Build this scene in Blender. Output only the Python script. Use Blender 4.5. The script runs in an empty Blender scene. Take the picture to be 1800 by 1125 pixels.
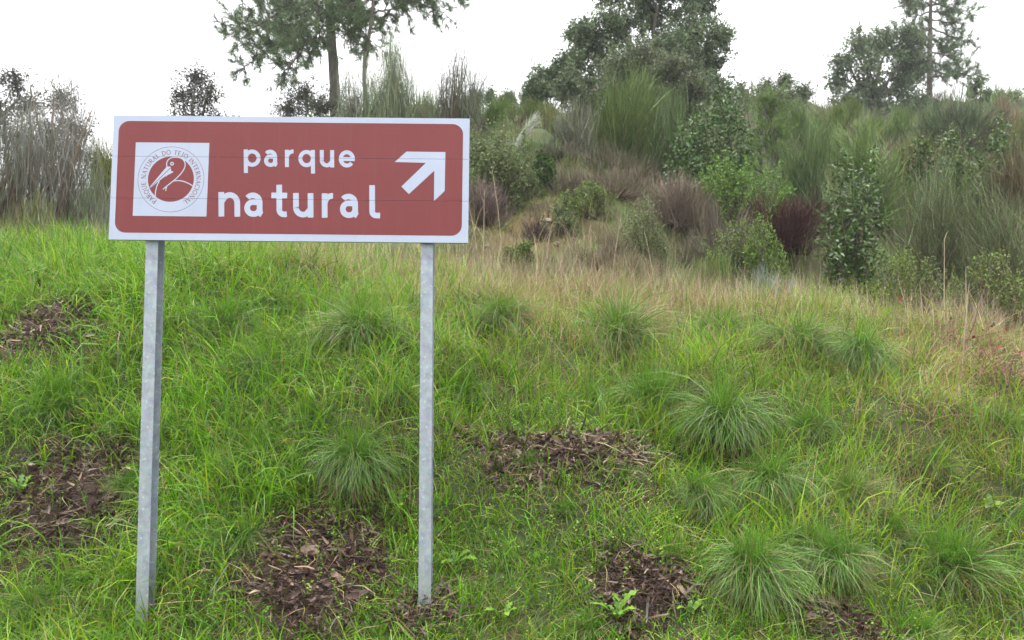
import bpy, bmesh, math
import numpy as np

RNG = np.random.default_rng(11)
PI = math.pi
rad = math.radians
scene = bpy.context.scene
COL = scene.collection

# ------------------------------------------------------------------ camera
FPX, PW, PH, PITCH = 1500.0, 1800.0, 1125.0, rad(3.8)
CAM = np.array([0.0, 0.0, 1.6])
cam_data = bpy.data.cameras.new('camera')
cam = bpy.data.objects.new('camera', cam_data)
COL.objects.link(cam)
cam.location = CAM
cam.rotation_euler = (rad(90) + PITCH, 0, 0)
cam_data.sensor_width = 36.0
cam_data.lens = 36.0 * FPX / PW
cam_data.clip_start = 0.05
cam_data.clip_end = 3000.0
cam_data.dof.use_dof = True
cam_data.dof.focus_distance = 5.6
cam_data.dof.aperture_fstop = 3.2
scene.camera = cam

# ------------------------------------------------------------------ overcast sky, weak wide sun, exposure
SUN_EL, SUN_AZ = rad(72), rad(215)
world = bpy.data.worlds.new('World')
scene.world = world
world.use_nodes = True
wn, wl = world.node_tree.nodes, world.node_tree.links
wn.clear()
w_out = wn.new('ShaderNodeOutputWorld')
w_bg = wn.new('ShaderNodeBackground')
w_bg.inputs['Strength'].default_value = 0.12
w_sky = wn.new('ShaderNodeTexSky')
w_sky.sky_type = 'NISHITA'
w_sky.sun_disc = False
w_sky.sun_elevation = SUN_EL
w_sky.sun_rotation = SUN_AZ
w_hsv = wn.new('ShaderNodeHueSaturation')
w_hsv.inputs['Saturation'].default_value = 0.25
wl.new(w_sky.outputs['Color'], w_hsv.inputs['Color'])
w_tc = wn.new('ShaderNodeTexCoord')
w_sep = wn.new('ShaderNodeSeparateXYZ')
wl.new(w_tc.outputs['Generated'], w_sep.inputs[0])
w_map = wn.new('ShaderNodeMapRange')            # overcast sky: zenith brighter than the horizon
w_map.inputs['From Min'].default_value = 0.0
w_map.inputs['From Max'].default_value = 1.0
w_map.inputs['To Min'].default_value = 6.6
w_map.inputs['To Max'].default_value = 21.0
wl.new(w_sep.outputs['Z'], w_map.inputs['Value'])
w_cloud = wn.new('ShaderNodeMix')
w_cloud.data_type = 'RGBA'
w_cloud.blend_type = 'MULTIPLY'
w_cloud.inputs['Factor'].default_value = 1.0
w_cloud.inputs[6].default_value = (0.99, 0.995, 1.01, 1)
wl.new(w_map.outputs[0], w_cloud.inputs[7])
w_mix = wn.new('ShaderNodeMix')
w_mix.data_type = 'RGBA'
w_mix.inputs['Factor'].default_value = 0.88
wl.new(w_hsv.outputs['Color'], w_mix.inputs[6])
wl.new(w_cloud.outputs[2], w_mix.inputs[7])
wl.new(w_mix.outputs[2], w_bg.inputs['Color'])
wl.new(w_bg.outputs[0], w_out.inputs['Surface'])

sun_data = bpy.data.lights.new('sun', 'SUN')
sun_data.energy = 1.5
sun_data.angle = rad(25)
sun_data.color = (1.0, 0.97, 0.92)
sun = bpy.data.objects.new('sun', sun_data)
COL.objects.link(sun)
# the sun stands behind the camera's left shoulder
_d = np.array([-math.sin(rad(35)) * math.cos(SUN_EL), -math.cos(rad(35)) * math.cos(SUN_EL), math.sin(SUN_EL)])
sun.location = (-10, -12, 18)
import mathutils
sun.rotation_euler = mathutils.Vector(-_d).to_track_quat('-Z', 'Y').to_euler()

scene.render.engine = 'CYCLES'
scene.view_settings.view_transform = 'Standard'
scene.view_settings.look = 'None'
scene.view_settings.exposure = 0.8
scene.view_settings.gamma = 1.0
scene.view_settings.use_curve_mapping = False
scene.cycles.max_bounces = 6
scene.cycles.transmission_bounces = 4
scene.cycles.use_denoising = True
scene.cycles.denoiser = 'OPENIMAGEDENOISE'
scene.cycles.denoising_input_passes = 'RGB_ALBEDO_NORMAL'
scene.cycles.denoising_prefilter = 'ACCURATE'

# ------------------------------------------------------------------ pixel helpers (measuring only)
cP, sP = math.cos(PITCH), math.sin(PITCH)


def ray(px, py):
    u = (px - PW / 2) / FPX
    v = (PH / 2 - py) / FPX
    return np.array([u, cP - v * sP, sP + v * cP])


def at(px, py, Y):
    d = ray(px, py)
    return CAM + d * (Y / d[1])


def proj(P):
    q = P - CAM
    f = q[:, 1] * cP + q[:, 2] * sP
    up = -q[:, 1] * sP + q[:, 2] * cP
    f = np.maximum(f, 0.01)
    return PW / 2 + FPX * q[:, 0] / f, PH / 2 - FPX * up / f


# ------------------------------------------------------------------ materials
def new_mat(name):
    m = bpy.data.materials.new(name)
    m.use_nodes = True
    n, l = m.node_tree.nodes, m.node_tree.links
    n.clear()
    out = n.new('ShaderNodeOutputMaterial')
    bs = n.new('ShaderNodeBsdfPrincipled')
    l.new(bs.outputs[0], out.inputs['Surface'])
    return m, n, l, bs, out


def mat_leaf(name, rough=0.5, transl=0.3, spec=0.35, vary=0.25):
    m, n, l, bs, out = new_mat(name)
    a = n.new('ShaderNodeAttribute')
    a.attribute_name = 'Col'
    no = n.new('ShaderNodeTexNoise')
    no.inputs['Scale'].default_value = 9.0
    no.inputs['Detail'].default_value = 3.0
    mr = n.new('ShaderNodeMapRange')
    mr.inputs['To Min'].default_value = 1.0 - vary
    mr.inputs['To Max'].default_value = 1.0 + vary
    mr.inputs['From Min'].default_value = 0.3
    mr.inputs['From Max'].default_value = 0.7
    l.new(no.outputs['Fac'], mr.inputs['Value'])
    mx = n.new('ShaderNodeVectorMath')
    mx.operation = 'SCALE'
    l.new(a.outputs['Color'], mx.inputs[0])
    l.new(mr.outputs[0], mx.inputs['Scale'])
    l.new(mx.outputs[0], bs.inputs['Base Color'])
    bs.inputs['Roughness'].default_value = rough
    bs.inputs['Specular IOR Level'].default_value = spec
    if transl > 0:
        tr = n.new('ShaderNodeBsdfTranslucent')
        l.new(mx.outputs[0], tr.inputs['Color'])
        ms = n.new('ShaderNodeMixShader')
        ms.inputs[0].default_value = transl
        l.new(bs.outputs[0], ms.inputs[1])
        l.new(tr.outputs[0], ms.inputs[2])
        l.new(ms.outputs[0], out.inputs['Surface'])
    return m


def mat_noise(name, c1, c2, scale=6.0, rough=0.9, bump=0.3, detail=8.0, metallic=0.0, spec=0.3, c3=None, stretch=None):
    m, n, l, bs, out = new_mat(name)
    tc = n.new('ShaderNodeTexCoord')
    no = n.new('ShaderNodeTexNoise')
    no.inputs['Scale'].default_value = scale
    no.inputs['Detail'].default_value = detail
    no.inputs['Roughness'].default_value = 0.65
    src = tc.outputs['Object']
    if stretch:
        mp = n.new('ShaderNodeMapping')
        mp.inputs['Scale'].default_value = stretch
        l.new(src, mp.inputs['Vector'])
        src = mp.outputs[0]
    l.new(src, no.inputs['Vector'])
    cr = n.new('ShaderNodeValToRGB')
    cr.color_ramp.elements[0].position = 0.32
    cr.color_ramp.elements[1].position = 0.68
    cr.color_ramp.elements[0].color = (*c1, 1)
    cr.color_ramp.elements[1].color = (*c2, 1)
    if c3:
        e = cr.color_ramp.elements.new(0.5)
        e.color = (*c3, 1)
    l.new(no.outputs['Fac'], cr.inputs[0])
    l.new(cr.outputs[0], bs.inputs['Base Color'])
    bs.inputs['Roughness'].default_value = rough
    bs.inputs['Metallic'].default_value = metallic
    bs.inputs['Specular IOR Level'].default_value = spec
    if bump:
        b = n.new('ShaderNodeBump')
        b.inputs['Strength'].default_value = bump
        b.inputs['Distance'].default_value = 0.02
        l.new(no.outputs['Fac'], b.inputs['Height'])
        l.new(b.outputs[0], bs.inputs['Normal'])
    return m


M_GRASS = mat_leaf('grass_blades', 0.36, 0.38, 0.38, 0.22)
M_LEAF = mat_leaf('soft_leaves', 0.5, 0.25, 0.35, 0.3)
M_GLOSSY = mat_leaf('glossy_leaves', 0.3, 0.15, 0.5, 0.25)
M_TWIG = mat_leaf('twigs', 0.75, 0.12, 0.2, 0.25)
M_DEAD = mat_leaf('dead_leaves', 0.36, 0.05, 0.45, 0.35)
M_BARK = mat_noise('bark', (0.06, 0.05, 0.045), (0.2, 0.17, 0.15), 7.0, 0.95, 0.8, stretch=(1, 1, 0.35))
M_WOOD = mat_noise('shrub_wood', (0.07, 0.05, 0.04), (0.2, 0.155, 0.125), 14.0, 0.9, 0.4)
M_STONE = mat_noise('pale_stone', (0.13, 0.10, 0.065), (0.30, 0.26, 0.2), 9.0, 0.9, 0.5)
M_SLATE = mat_noise('wet_flat_stone', (0.13, 0.09, 0.065), (0.26, 0.2, 0.15), 18.0, 0.6, 0.4)


# ------------------------------------------------------------------ object helpers
def tag(o, label=None, cat=None, group=None, kind=None):
    if label: o['label'] = label
    if cat: o['category'] = cat
    if group: o['group'] = group
    if kind: o['kind'] = kind
    return o


def empty(name, loc, label=None, cat=None, group=None):
    o = bpy.data.objects.new(name, None)
    o.empty_display_size = 0.1
    COL.objects.link(o)
    o.location = loc
    return tag(o, label, cat, group)


def link(name, me, mat=None, parent=None, loc=None):
    o = bpy.data.objects.new(name, me)
    COL.objects.link(o)
    if mat is not None and not me.materials:
        me.materials.append(mat)
    if parent is not None:
        o.parent = parent
    if loc is not None:
        o.location = loc
    return o


class MB:
    """collects quads (and their colours) as arrays"""

    def __init__(self):
        self.v, self.f, self.c, self.n = [], [], [], 0

    def add(self, v, f, c):
        self.v.append(v)
        self.f.append(f + self.n)
        self.c.append(c)
        self.n += len(v)

    def mesh(self, name, smooth=True):
        v = np.concatenate(self.v).astype(np.float32)
        f = np.concatenate(self.f).astype(np.int32)
        c = np.concatenate(self.c).astype(np.float32)
        me = bpy.data.meshes.new(name)
        me.vertices.add(len(v))
        me.vertices.foreach_set('co', v.ravel())
        k = f.shape[1]
        me.loops.add(len(f) * k)
        me.loops.foreach_set('vertex_index', f.ravel())
        me.polygons.add(len(f))
        me.polygons.foreach_set('loop_start', np.arange(0, len(f) * k, k, dtype=np.int32))
        me.polygons.foreach_set('loop_total', np.full(len(f), k, dtype=np.int32))
        me.polygons.foreach_set('use_smooth', np.full(len(f), smooth))
        a = me.attributes.new('Col', 'FLOAT_COLOR', 'POINT')
        a.data.foreach_set('color', np.concatenate([c, np.ones((len(c), 1), np.float32)], 1).ravel())
        me.update(calc_edges=True)
        return me

    def build(self, name, mat, parent=None, smooth=True):
        return link(name, self.mesh(name, smooth), mat, parent)

    # ---- N curved ribbons at once
    def ribbons(self, base, phi, lean, curve, L, Wd, nseg, col, curl=None, tip=0.12, col2=None, taper=1.6, spin=None):
        N = len(base)
        t = np.linspace(0, 1, nseg + 1)
        phi, lean, curve, L, Wd = [np.broadcast_to(np.asarray(a, float), (N,)) for a in (phi, lean, curve, L, Wd)]
        curl = np.zeros(N) if curl is None else curl
        tm = (t[:-1] + t[1:]) / 2
        th = lean[:, None] + curve[:, None] * tm[None]
        ph = phi[:, None] + curl[:, None] * tm[None]
        d = np.stack([np.sin(th) * np.cos(ph), np.sin(th) * np.sin(ph), np.cos(th)], -1) * (L / nseg)[:, None, None]
        P = np.concatenate([np.zeros((N, 1, 3)), np.cumsum(d, 1)], 1) + base[:, None, :]
        spin = RNG.normal(0, 0.7, N) if spin is None else spin
        phs = phi[:, None] + curl[:, None] * t[None]
        ths = lean[:, None] + curve[:, None] * t[None]
        s = np.stack([-np.sin(phs), np.cos(phs), np.zeros_like(phs)], -1)
        nrm = np.stack([-np.cos(ths) * np.cos(phs), -np.cos(ths) * np.sin(phs), np.sin(ths)], -1)
        side = s * np.cos(spin)[:, None, None] + nrm * np.sin(spin)[:, None, None]
        w = (1 - (1 - tip) * t ** taper)[None] * Wd[:, None] * 0.5
        A = P - side * w[..., None]
        B = P + side * w[..., None]
        V = np.stack([A, B], 2).reshape(-1, 3)
        k = np.arange(nseg)
        q = np.stack([2 * k, 2 * k + 1, 2 * k + 3, 2 * k + 2], -1)
        Fc = (np.arange(N)[:, None, None] * (2 * (nseg + 1)) + q[None]).reshape(-1, 4)
        if col2 is None:
            C = np.repeat(col, 2 * (nseg + 1), 0)
        else:
            tt = np.repeat(t, 2)[None, :, None]
            C = (col[:, None, :] * (1 - tt) + col2[:, None, :] * tt).reshape(-1, 3)
        self.add(V, Fc, C)
        return P

    # ---- N folded leaves: base point, direction, size
    def leaves(self, base, d, L, Wd, col, droop=0.0):
        N = len(base)
        d = d / (np.linalg.norm(d, axis=1, keepdims=True) + 1e-9)
        r = RNG.normal(0, 1, (N, 3))
        s = np.cross(d, r)
        s /= (np.linalg.norm(s, axis=1, keepdims=True) + 1e-9)
        nn = np.cross(s, d)
        L = np.broadcast_to(L, (N,))[:, None]
        Wd = np.broadcast_to(Wd, (N,))[:, None]
        m = base + d * L * 0.48
        up = nn * Wd * 0.18
        V = np.stack([base, m - s * Wd * 0.5 + up, base + d * L - np.array([0, 0, 1.0]) * L * droop, m + s * Wd * 0.5 + up], 1).reshape(-1, 3)
        Fc = np.arange(N * 4).reshape(-1, 4)
        self.add(V, Fc, np.repeat(col, 4, 0))

    # ---- one tube along points
    def tube(self, pts, r0, r1, col, sides=6, wob=0.0):
        pts = np.asarray(pts, float)
        n = len(pts)
        tg = np.gradient(pts, axis=0)
        tg /= (np.linalg.norm(tg, axis=1, keepdims=True) + 1e-9)
        ref = np.array([1.0, 0, 0]) if abs(tg[0, 0]) < 0.8 else np.array([0, 1.0, 0])
        a = np.cross(tg, ref)
        a /= (np.linalg.norm(a, axis=1, keepdims=True) + 1e-9)
        b = np.cross(tg, a)
        rr = np.linspace(1, 0, n) ** 0.8 * (r0 - r1) + r1
        ang = np.linspace(0, 2 * PI, sides, endpoint=False)
        rw = rr[:, None] * (1 + wob * RNG.normal(0, 1, (n, sides)))
        V = pts[:, None, :] + (a[:, None, :] * np.cos(ang)[None, :, None] + b[:, None, :] * np.sin(ang)[None, :, None]) * rw[..., None]
        i = np.arange(n - 1)[:, None] * sides
        k = np.arange(sides)[None]
        k2 = (k + 1) % sides
        Fc = np.stack([i + k, i + k2, i + sides + k2, i + sides + k], -1).reshape(-1, 4)
        self.add(V.reshape(-1, 3), Fc, np.tile(np.asarray(col, float), (n * sides, 1)))


def jitter(col, n, amt=0.18, hue=0.08):
    c = np.tile(np.asarray(col, float), (n, 1)) if np.ndim(col) == 1 else np.asarray(col, float)
    return np.clip(c * np.exp(RNG.normal(0, amt, (n, 1))) * np.exp(RNG.normal(0, hue, (n, 3))), 0.004, 0.8)


def mixcol(pal, w, n, amt=0.18, hue=0.06):
    pal = np.asarray(pal, float)
    w = np.asarray(w, float) / np.sum(w)
    return jitter(pal[RNG.choice(len(pal), n, p=w)], n, amt, hue)


# ------------------------------------------------------------------ terrain
TC = np.array([-300, 100, 400, 700, 900, 1100, 1350, 1600, 1850, 2200], float)
TY = [4.9, 5.3, 6.0, 7.0, 8.0, 8.8, 10.0, 11.5, 13.0, 15.0, 20.0, 26.0, 34.0, 45.0]
TP = [
    [1232, 1232, 1228, 1220, 1220, 1220, 1220, 1220, 1222, 1225],
    [1172, 1167, 1150, 1130, 1126, 1126, 1128, 1130, 1135, 1140],
    [965, 960, 950, 942, 938, 938, 942, 950, 955, 960],
    [735, 730, 722, 718, 718, 720, 730, 742, 752, 755],
    [585, 582, 582, 583, 588, 597, 640, 674, 684, 688],
    [505, 503, 508, 523, 532, 546, 612, 646, 654, 658],
    [462, 462, 474, 506, 520, 540, 606, 634, 642, 646],
    [445, 445, 450, 474, 484, 518, 580, 604, 610, 612],
    [438, 437, 425, 405, 392, 452, 522, 546, 556, 556],
    [425, 423, 388, 345, 330, 362, 428, 450, 455, 455],
    [412, 408, 350, 302, 290, 292, 318, 335, 340, 340],
    [400, 395, 310, 248, 240, 240, 244, 248, 250, 250],
    [398, 392, 290, 232, 224, 214, 204, 202, 204, 204],
    [398, 394, 300, 250, 240, 226, 200, 196, 200, 205],
]
_zt = np.array([[at(c, p, Y)[2] for c, p in zip(TC, row)] for Y, row in zip(TY, TP)])
TU = (TC - 900) / FPX
GU = np.linspace(TU[0], TU[-1], 161)
GY = np.concatenate([np.linspace(0, 16, 321), np.linspace(16.2, 60, 220)])
_yy = np.array([-40, 2.0, 4.2] + TY + [70.0])
_z = np.vstack([np.zeros((3, len(TC))), _zt, _zt[-1:] + 1.2])
_z[2] = 0.02
_zf = np.stack([np.interp(GY, _yy, _z[:, k]) for k in range(len(TC))], 1)
_zf = np.stack([np.interp(GU, TU, r) for r in _zf], 0)
for _ in range(3):
    p = np.pad(_zf, ((2, 2), (5, 5)), 'edge')
    _zf = sum(p[i:i + len(GY), 5:-5] for i in range(5)) / 5
    p = np.pad(_zf, ((3, 3), (5, 5)), 'edge')
    _zf = sum(p[3:-3, i:i + len(GU)] for i in range(11)) / 11

_wr = np.random.default_rng(5)
WAVES = [(_wr.uniform(0, 2 * PI), k, _wr.uniform(0, 2 * PI), a) for k, a in
         [(0.5, .10), (0.8, .09), (1.3, .07), (2.1, .06), (3.2, .045), (4.6, .035), (6.5, .024), (9, .012), (12, .01), (16, .008)] for _ in range(2)]
MOUNDS = []   # (x, y, radius x, radius y, height)


def ground(x, y):
    x = np.asarray(x, float)
    y = np.asarray(y, float)
    u = np.clip(x / np.maximum(y, 4.2), GU[0], GU[-1])
    fi = np.interp(y, GY, np.arange(len(GY)))
    fj = (u - GU[0]) / (GU[1] - GU[0])
    i = np.clip(fi.astype(int), 0, len(GY) - 2)
    j = np.clip(fj.astype(int), 0, len(GU) - 2)
    a, b = fi - i, fj - j
    z = _zf[i, j] * (1 - a) * (1 - b) + _zf[i + 1, j] * a * (1 - b) + _zf[i, j + 1] * (1 - a) * b + _zf[i + 1, j + 1] * a * b
    amp = np.clip((y - 4.0) / 2.0, 0.05, 1) * (1 + np.clip((y - 11) / 12, 0, 1.5))
    for an, k, ph, am in WAVES:
        z = z + amp * am * np.sin(k * (x * math.cos(an) + y * math.sin(an)) + ph)
    for mx, my, rx, ry, h in MOUNDS:
        z = z + h * np.exp(-((x - mx) / rx) ** 2 - ((y - my) / ry) ** 2)
    # beyond the ridge the hill falls away
    return z - np.clip(y - 50, 0, None) * 0.18


def hit(px, py, y0=4.3, y1=60.0):
    Y = np.arange(y0, y1, 0.02)
    d = ray(px, py)
    s = Y / d[1]
    zz = CAM[2] + d[2] * s
    g = ground(d[0] * s, Y)
    k = np.argmax(zz <= g)
    if zz[k] > g[k]:
        k = len(Y) - 1
    return np.array([d[0] * s[k], Y[k], g[k]])


# mounds under the litter heaps (found on the smooth slope first)
LITTER = [  # px, py, half-width px, half-height px, mound height
    (70, 592, 110, 66, 0.17), (135, 885, 135, 95, 0.18), (560, 1030, 155, 95, 0.15),
    (990, 812, 195, 72, 0.18), (1130, 1045, 105, 66, 0.07), (1480, 1105, 100, 40, 0.05), (740, 1085, 70, 45, 0.03)]
_lit = []
for px, py, hw, hh, h in LITTER:
    p = hit(px, py)
    k = p[1] / FPX
    _lit.append((p[0], p[1], hw * k, hh * k * 1.25, h))
MOUNDS += [(x, y, rx * 0.9, ry * 0.9, h) for x, y, rx, ry, h in _lit]


def bare(x, y, shift=.2, grow=1.45):
    b = np.zeros_like(x)
    for mx, my, rx, ry, h in _lit:
        b = np.maximum(b, np.exp(-(np.hypot((x - mx) / rx / 1.15, (y - my + shift) / ry / grow) ** 4.0)))
    return b


def bump_of(x, y):
    return None


def make_ground():
    def axis(lo, a, b, hi, fine, coarse):
        m = np.arange(a, b, fine)
        l = -np.geomspace(1, -lo + a + 1, coarse)[::-1][:-1] + 1 + a
        r = np.geomspace(1, hi - b + 1, coarse) - 1 + b
        return np.concatenate([l, m, r])
    xs = axis(-900, -7.5, 7.5, 900, 0.11, 60)
    ys = np.concatenate([np.linspace(-900, -20, 12), np.linspace(-18, 3.5, 22), np.arange(3.8, 12.6, 0.095), np.geomspace(13.05, 60, 130), np.geomspace(62, 900, 30)])
    X, Y = np.meshgrid(xs, ys)
    Z = ground(X, Y)
    far = np.clip((np.hypot(X, Y) - 60) / 200, 0, 1)
    Z = Z * (1 - far) + (-3.0) * far
    V = np.stack([X, Y, Z], -1).reshape(-1, 3)
    nx, ny = len(xs), len(ys)
    i = (np.arange(ny - 1)[:, None] * nx + np.arange(nx - 1)[None]).ravel()
    Fc = np.stack([i, i + 1, i + nx + 1, i + nx], -1)
    mb = MB()
    # soil colour: dark wet soil in the litter, mossy ground elsewhere, ochre on the bare mound
    b = bare(X.ravel(), Y.ravel(), .06, 1.15)[:, None]
    px, py = proj(V)
    ochre = np.exp(-((px - 935) / 100) ** 2 - ((py - 405) / 50) ** 2)[:, None] * ((V[:, 1] > 10.5) & (V[:, 1] < 18))[:, None]
    green = np.array([0.045, 0.07, 0.022])
    soil = np.array([0.06, 0.04, 0.03])
    n = 0.5 + 0.5 * np.sin(X.ravel() * 3.1 + 1.7 * np.sin(Y.ravel() * 2.3))[:, None]
    c = green * (0.35 + 0.65 * n) + np.array([0.045, 0.034, 0.018]) * (1 - n)
    c = c * (1 - b) + soil * b
    c = c * (1 - ochre) + np.array([0.125, 0.085, 0.04]) * ochre
    mb.add(V, Fc, c)
    m = mat_leaf('soil', 0.9, 0.0, 0.25, 0.6)
    for nd in m.node_tree.nodes:
        if nd.type == 'TEX_NOISE':
            nd.inputs['Scale'].default_value = 14.0
            nd.inputs['Detail'].default_value = 9.0
            bp = m.node_tree.nodes.new('ShaderNodeBump')
            bp.inputs['Strength'].default_value = 0.7
            bp.inputs['Distance'].default_value = 0.04
            m.node_tree.links.new(nd.outputs['Fac'], bp.inputs['Height'])
            pr = [q for q in m.node_tree.nodes if q.type == 'BSDF_PRINCIPLED'][0]
            m.node_tree.links.new(bp.outputs[0], pr.inputs['Normal'])
    tag(mb.build('ground', m), kind='structure')


make_ground()

# ------------------------------------------------------------------ the road sign
SY = 5.25
cor_px = np.array([(201, 203), (826, 208), (822.5, 427.5), (190, 420.5)], float)
C3 = np.array([at(px, py, SY) for px, py in cor_px])
PWID = (np.linalg.norm(C3[1] - C3[0]) + np.linalg.norm(C3[2] - C3[3])) / 2
PHGT = (np.linalg.norm(C3[3] - C3[0]) + np.linalg.norm(C3[2] - C3[1])) / 2
pc = C3.mean(0)
dv = (C3[1] - C3[0]) + (C3[2] - C3[3])
ROLL = math.atan2(dv[2], dv[0])
# homography photo pixel -> panel metres (origin at panel centre)
dst = np.array([(-PWID / 2, PHGT / 2), (PWID / 2, PHGT / 2), (PWID / 2, -PHGT / 2), (-PWID / 2, -PHGT / 2)])
_A = []
for (x, y), (X, Y) in zip(cor_px, dst):
    _A.append([x, y, 1, 0, 0, 0, -X * x, -X * y])
    _A.append([0, 0, 0, x, y, 1, -Y * x, -Y * y])
_h = np.linalg.solve(np.array(_A), dst.ravel())


def pan(x, y):
    w = _h[6] * x + _h[7] * y + 1
    return np.array([(_h[0] * x + _h[1] * y + _h[2]) / w, (_h[3] * x + _h[4] * y + _h[5]) / w])


def z1(pts):    # pixels of the 2.727x crop of the sign
    return [pan(180 + x / 2.7273, 190 + y / 2.7273) for x, y in pts]


def z2(pts):    # pixels of the 7.5x crop of the emblem
    return [pan(220 + x / 7.5, 240 + y / 7.5) for x, y in pts]


def mat_sheet(name, col, rough=0.35):
    m, n, l, bs, out = new_mat(name)
    tc = n.new('ShaderNodeTexCoord')
    no = n.new('ShaderNodeTexNoise')
    no.inputs['Scale'].default_value = 3.5
    no.inputs['Detail'].default_value = 6
    l.new(tc.outputs['Object'], no.inputs['Vector'])
    hx = n.new('ShaderNodeHueSaturation')
    mr = n.new('ShaderNodeMapRange')
    mr.inputs['To Min'].default_value = 0.9
    mr.inputs['To Max'].default_value = 1.1
    l.new(no.outputs['Fac'], mr.inputs['Value'])
    l.new(mr.outputs[0], hx.inputs['Value'])
    hx.inputs['Color'].default_value = (*col, 1)
    # sparse dirt specks and dried drops
    vo = n.new('ShaderNodeTexVoronoi')
    vo.inputs['Scale'].default_value = 42
    l.new(tc.outputs['Object'], vo.inputs['Vector'])
    lt = n.new('ShaderNodeMath')
    lt.operation = 'LESS_THAN'
    lt.inputs[1].default_value = 0.075
    l.new(vo.outputs['Distance'], lt.inputs[0])
    mx = n.new('ShaderNodeMix')
    mx.data_type = 'RGBA'
    mul = n.new('ShaderNodeMath')
    mul.operation = 'MULTIPLY'
    mul.inputs[1].default_value = 0.14
    l.new(lt.outputs[0], mul.inputs[0])
    l.new(mul.outputs[0], mx.inputs['Factor'])
    l.new(hx.outputs[0], mx.inputs[6])
    mx.inputs[7].default_value = (0.1, 0.06, 0.05, 1)
    mp = n.new('ShaderNodeMapping')
    mp.inputs['Scale'].default_value = (22, 1, 1.3)
    l.new(tc.outputs['Object'], mp.inputs['Vector'])
    ns = n.new('ShaderNodeTexNoise')
    ns.inputs['Scale'].default_value = 1.6
    ns.inputs['Detail'].default_value = 5
    l.new(mp.outputs[0], ns.inputs['Vector'])
    m3 = n.new('ShaderNodeMapRange')
    m3.inputs['From Min'].default_value = 0.52
    m3.inputs['From Max'].default_value = 0.8
    m3.inputs['To Max'].default_value = 0.08
    l.new(ns.outputs['Fac'], m3.inputs['Value'])
    m4 = n.new('ShaderNodeMix')
    m4.data_type = 'RGBA'
    l.new(m3.outputs[0], m4.inputs['Factor'])
    l.new(mx.outputs[2], m4.inputs[6])
    m4.inputs[7].default_value = (0.2, 0.16, 0.13, 1)
    l.new(m4.outputs[2], bs.inputs['Base Color'])
    bs.inputs['Roughness'].default_value = rough
    bs.inputs['Specular IOR Level'].default_value = 0.32
    bs.inputs['Coat Weight'].default_value = 0.15
    bs.inputs['Coat Roughness'].default_value = 0.25
    return m


M_WHITE = mat_sheet('white_sheeting', (0.405, 0.45, 0.58))
M_BROWN = mat_sheet('brown_sheeting', (0.178, 0.029, 0.031))
M_INK = mat_sheet('brown_ink', (0.17, 0.07, 0.085))
M_ALU = mat_noise('bare_aluminium', (0.35, 0.36, 0.37), (0.5, 0.51, 0.52), 20, 0.4, 0.1, metallic=0.7)


def mat_galv():
    m, n, l, bs, out = new_mat('galvanised_steel')
    tc = n.new('ShaderNodeTexCoord')
    vo = n.new('ShaderNodeTexVoronoi')
    vo.inputs['Scale'].default_value = 55
    no = n.new('ShaderNodeTexNoise')
    no.inputs['Scale'].default_value = 16
    no.inputs['Detail'].default_value = 8
    no2 = n.new('ShaderNodeTexNoise')
    no2.inputs['Scale'].default_value = 46
    no2.inputs['Detail'].default_value = 4
    for q in (vo, no, no2):
        l.new(tc.outputs['Object'], q.inputs['Vector'])
    cr = n.new('ShaderNodeValToRGB')
    cr.color_ramp.elements[0].position = 0.3
    cr.color_ramp.elements[0].color = (0.28, 0.315, 0.37, 1)
    cr.color_ramp.elements[1].position = 0.72
    cr.color_ramp.elements[1].color = (0.43, 0.47, 0.53, 1)
    l.new(no.outputs['Fac'], cr.inputs[0])
    sp = n.new('ShaderNodeValToRGB')            # pale spatters of zinc
    sp.color_ramp.elements[0].position = 0.60
    sp.color_ramp.elements[0].color = (0, 0, 0, 1)
    sp.color_ramp.elements[1].position = 0.68
    sp.color_ramp.elements[1].color = (0.45, 0.45, 0.45, 1)
    l.new(no2.outputs['Fac'], sp.inputs[0])
    mx = n.new('ShaderNodeMix')
    mx.data_type = 'RGBA'
    l.new(sp.outputs[0], mx.inputs['Factor'])
    l.new(cr.outputs[0], mx.inputs[6])
    mx.inputs[7].default_value = (0.72, 0.75, 0.79, 1)
    m2 = n.new('ShaderNodeMix')
    m2.data_type = 'RGBA'
    m2.blend_type = 'MULTIPLY'
    m2.inputs['Factor'].default_value = 0.16
    l.new(mx.outputs[2], m2.inputs[6])
    l.new(vo.outputs['Color'], m2.inputs[7])
    sx = n.new('ShaderNodeSeparateXYZ')
    l.new(tc.outputs['Object'], sx.inputs[0])
    mh = n.new('ShaderNodeMapRange')
    mh.inputs['From Min'].default_value = 0.42
    mh.inputs['From Max'].default_value = 0.02
    l.new(sx.outputs['Z'], mh.inputs['Value'])
    mm = n.new('ShaderNodeMath')
    mm.operation = 'MULTIPLY'
    l.new(mh.outputs[0], mm.inputs[0])
    l.new(no.outputs['Fac'], mm.inputs[1])
    md = n.new('ShaderNodeMix')
    md.data_type = 'RGBA'
    l.new(mm.outputs[0], md.inputs['Factor'])
    l.new(m2.outputs[2], md.inputs[6])
    md.inputs[7].default_value = (0.15, 0.12, 0.07, 1)
    l.new(md.outputs[2], bs.inputs['Base Color'])
    bs.inputs['Metallic'].default_value = 0.35
    bs.inputs['Roughness'].default_value = 0.45
    return m


M_GALV = mat_galv()

sign = empty('road_sign', (pc[0], SY + 0.06, 0.15), 'brown and white park direction sign on two galvanised steel posts', 'road sign')


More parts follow.
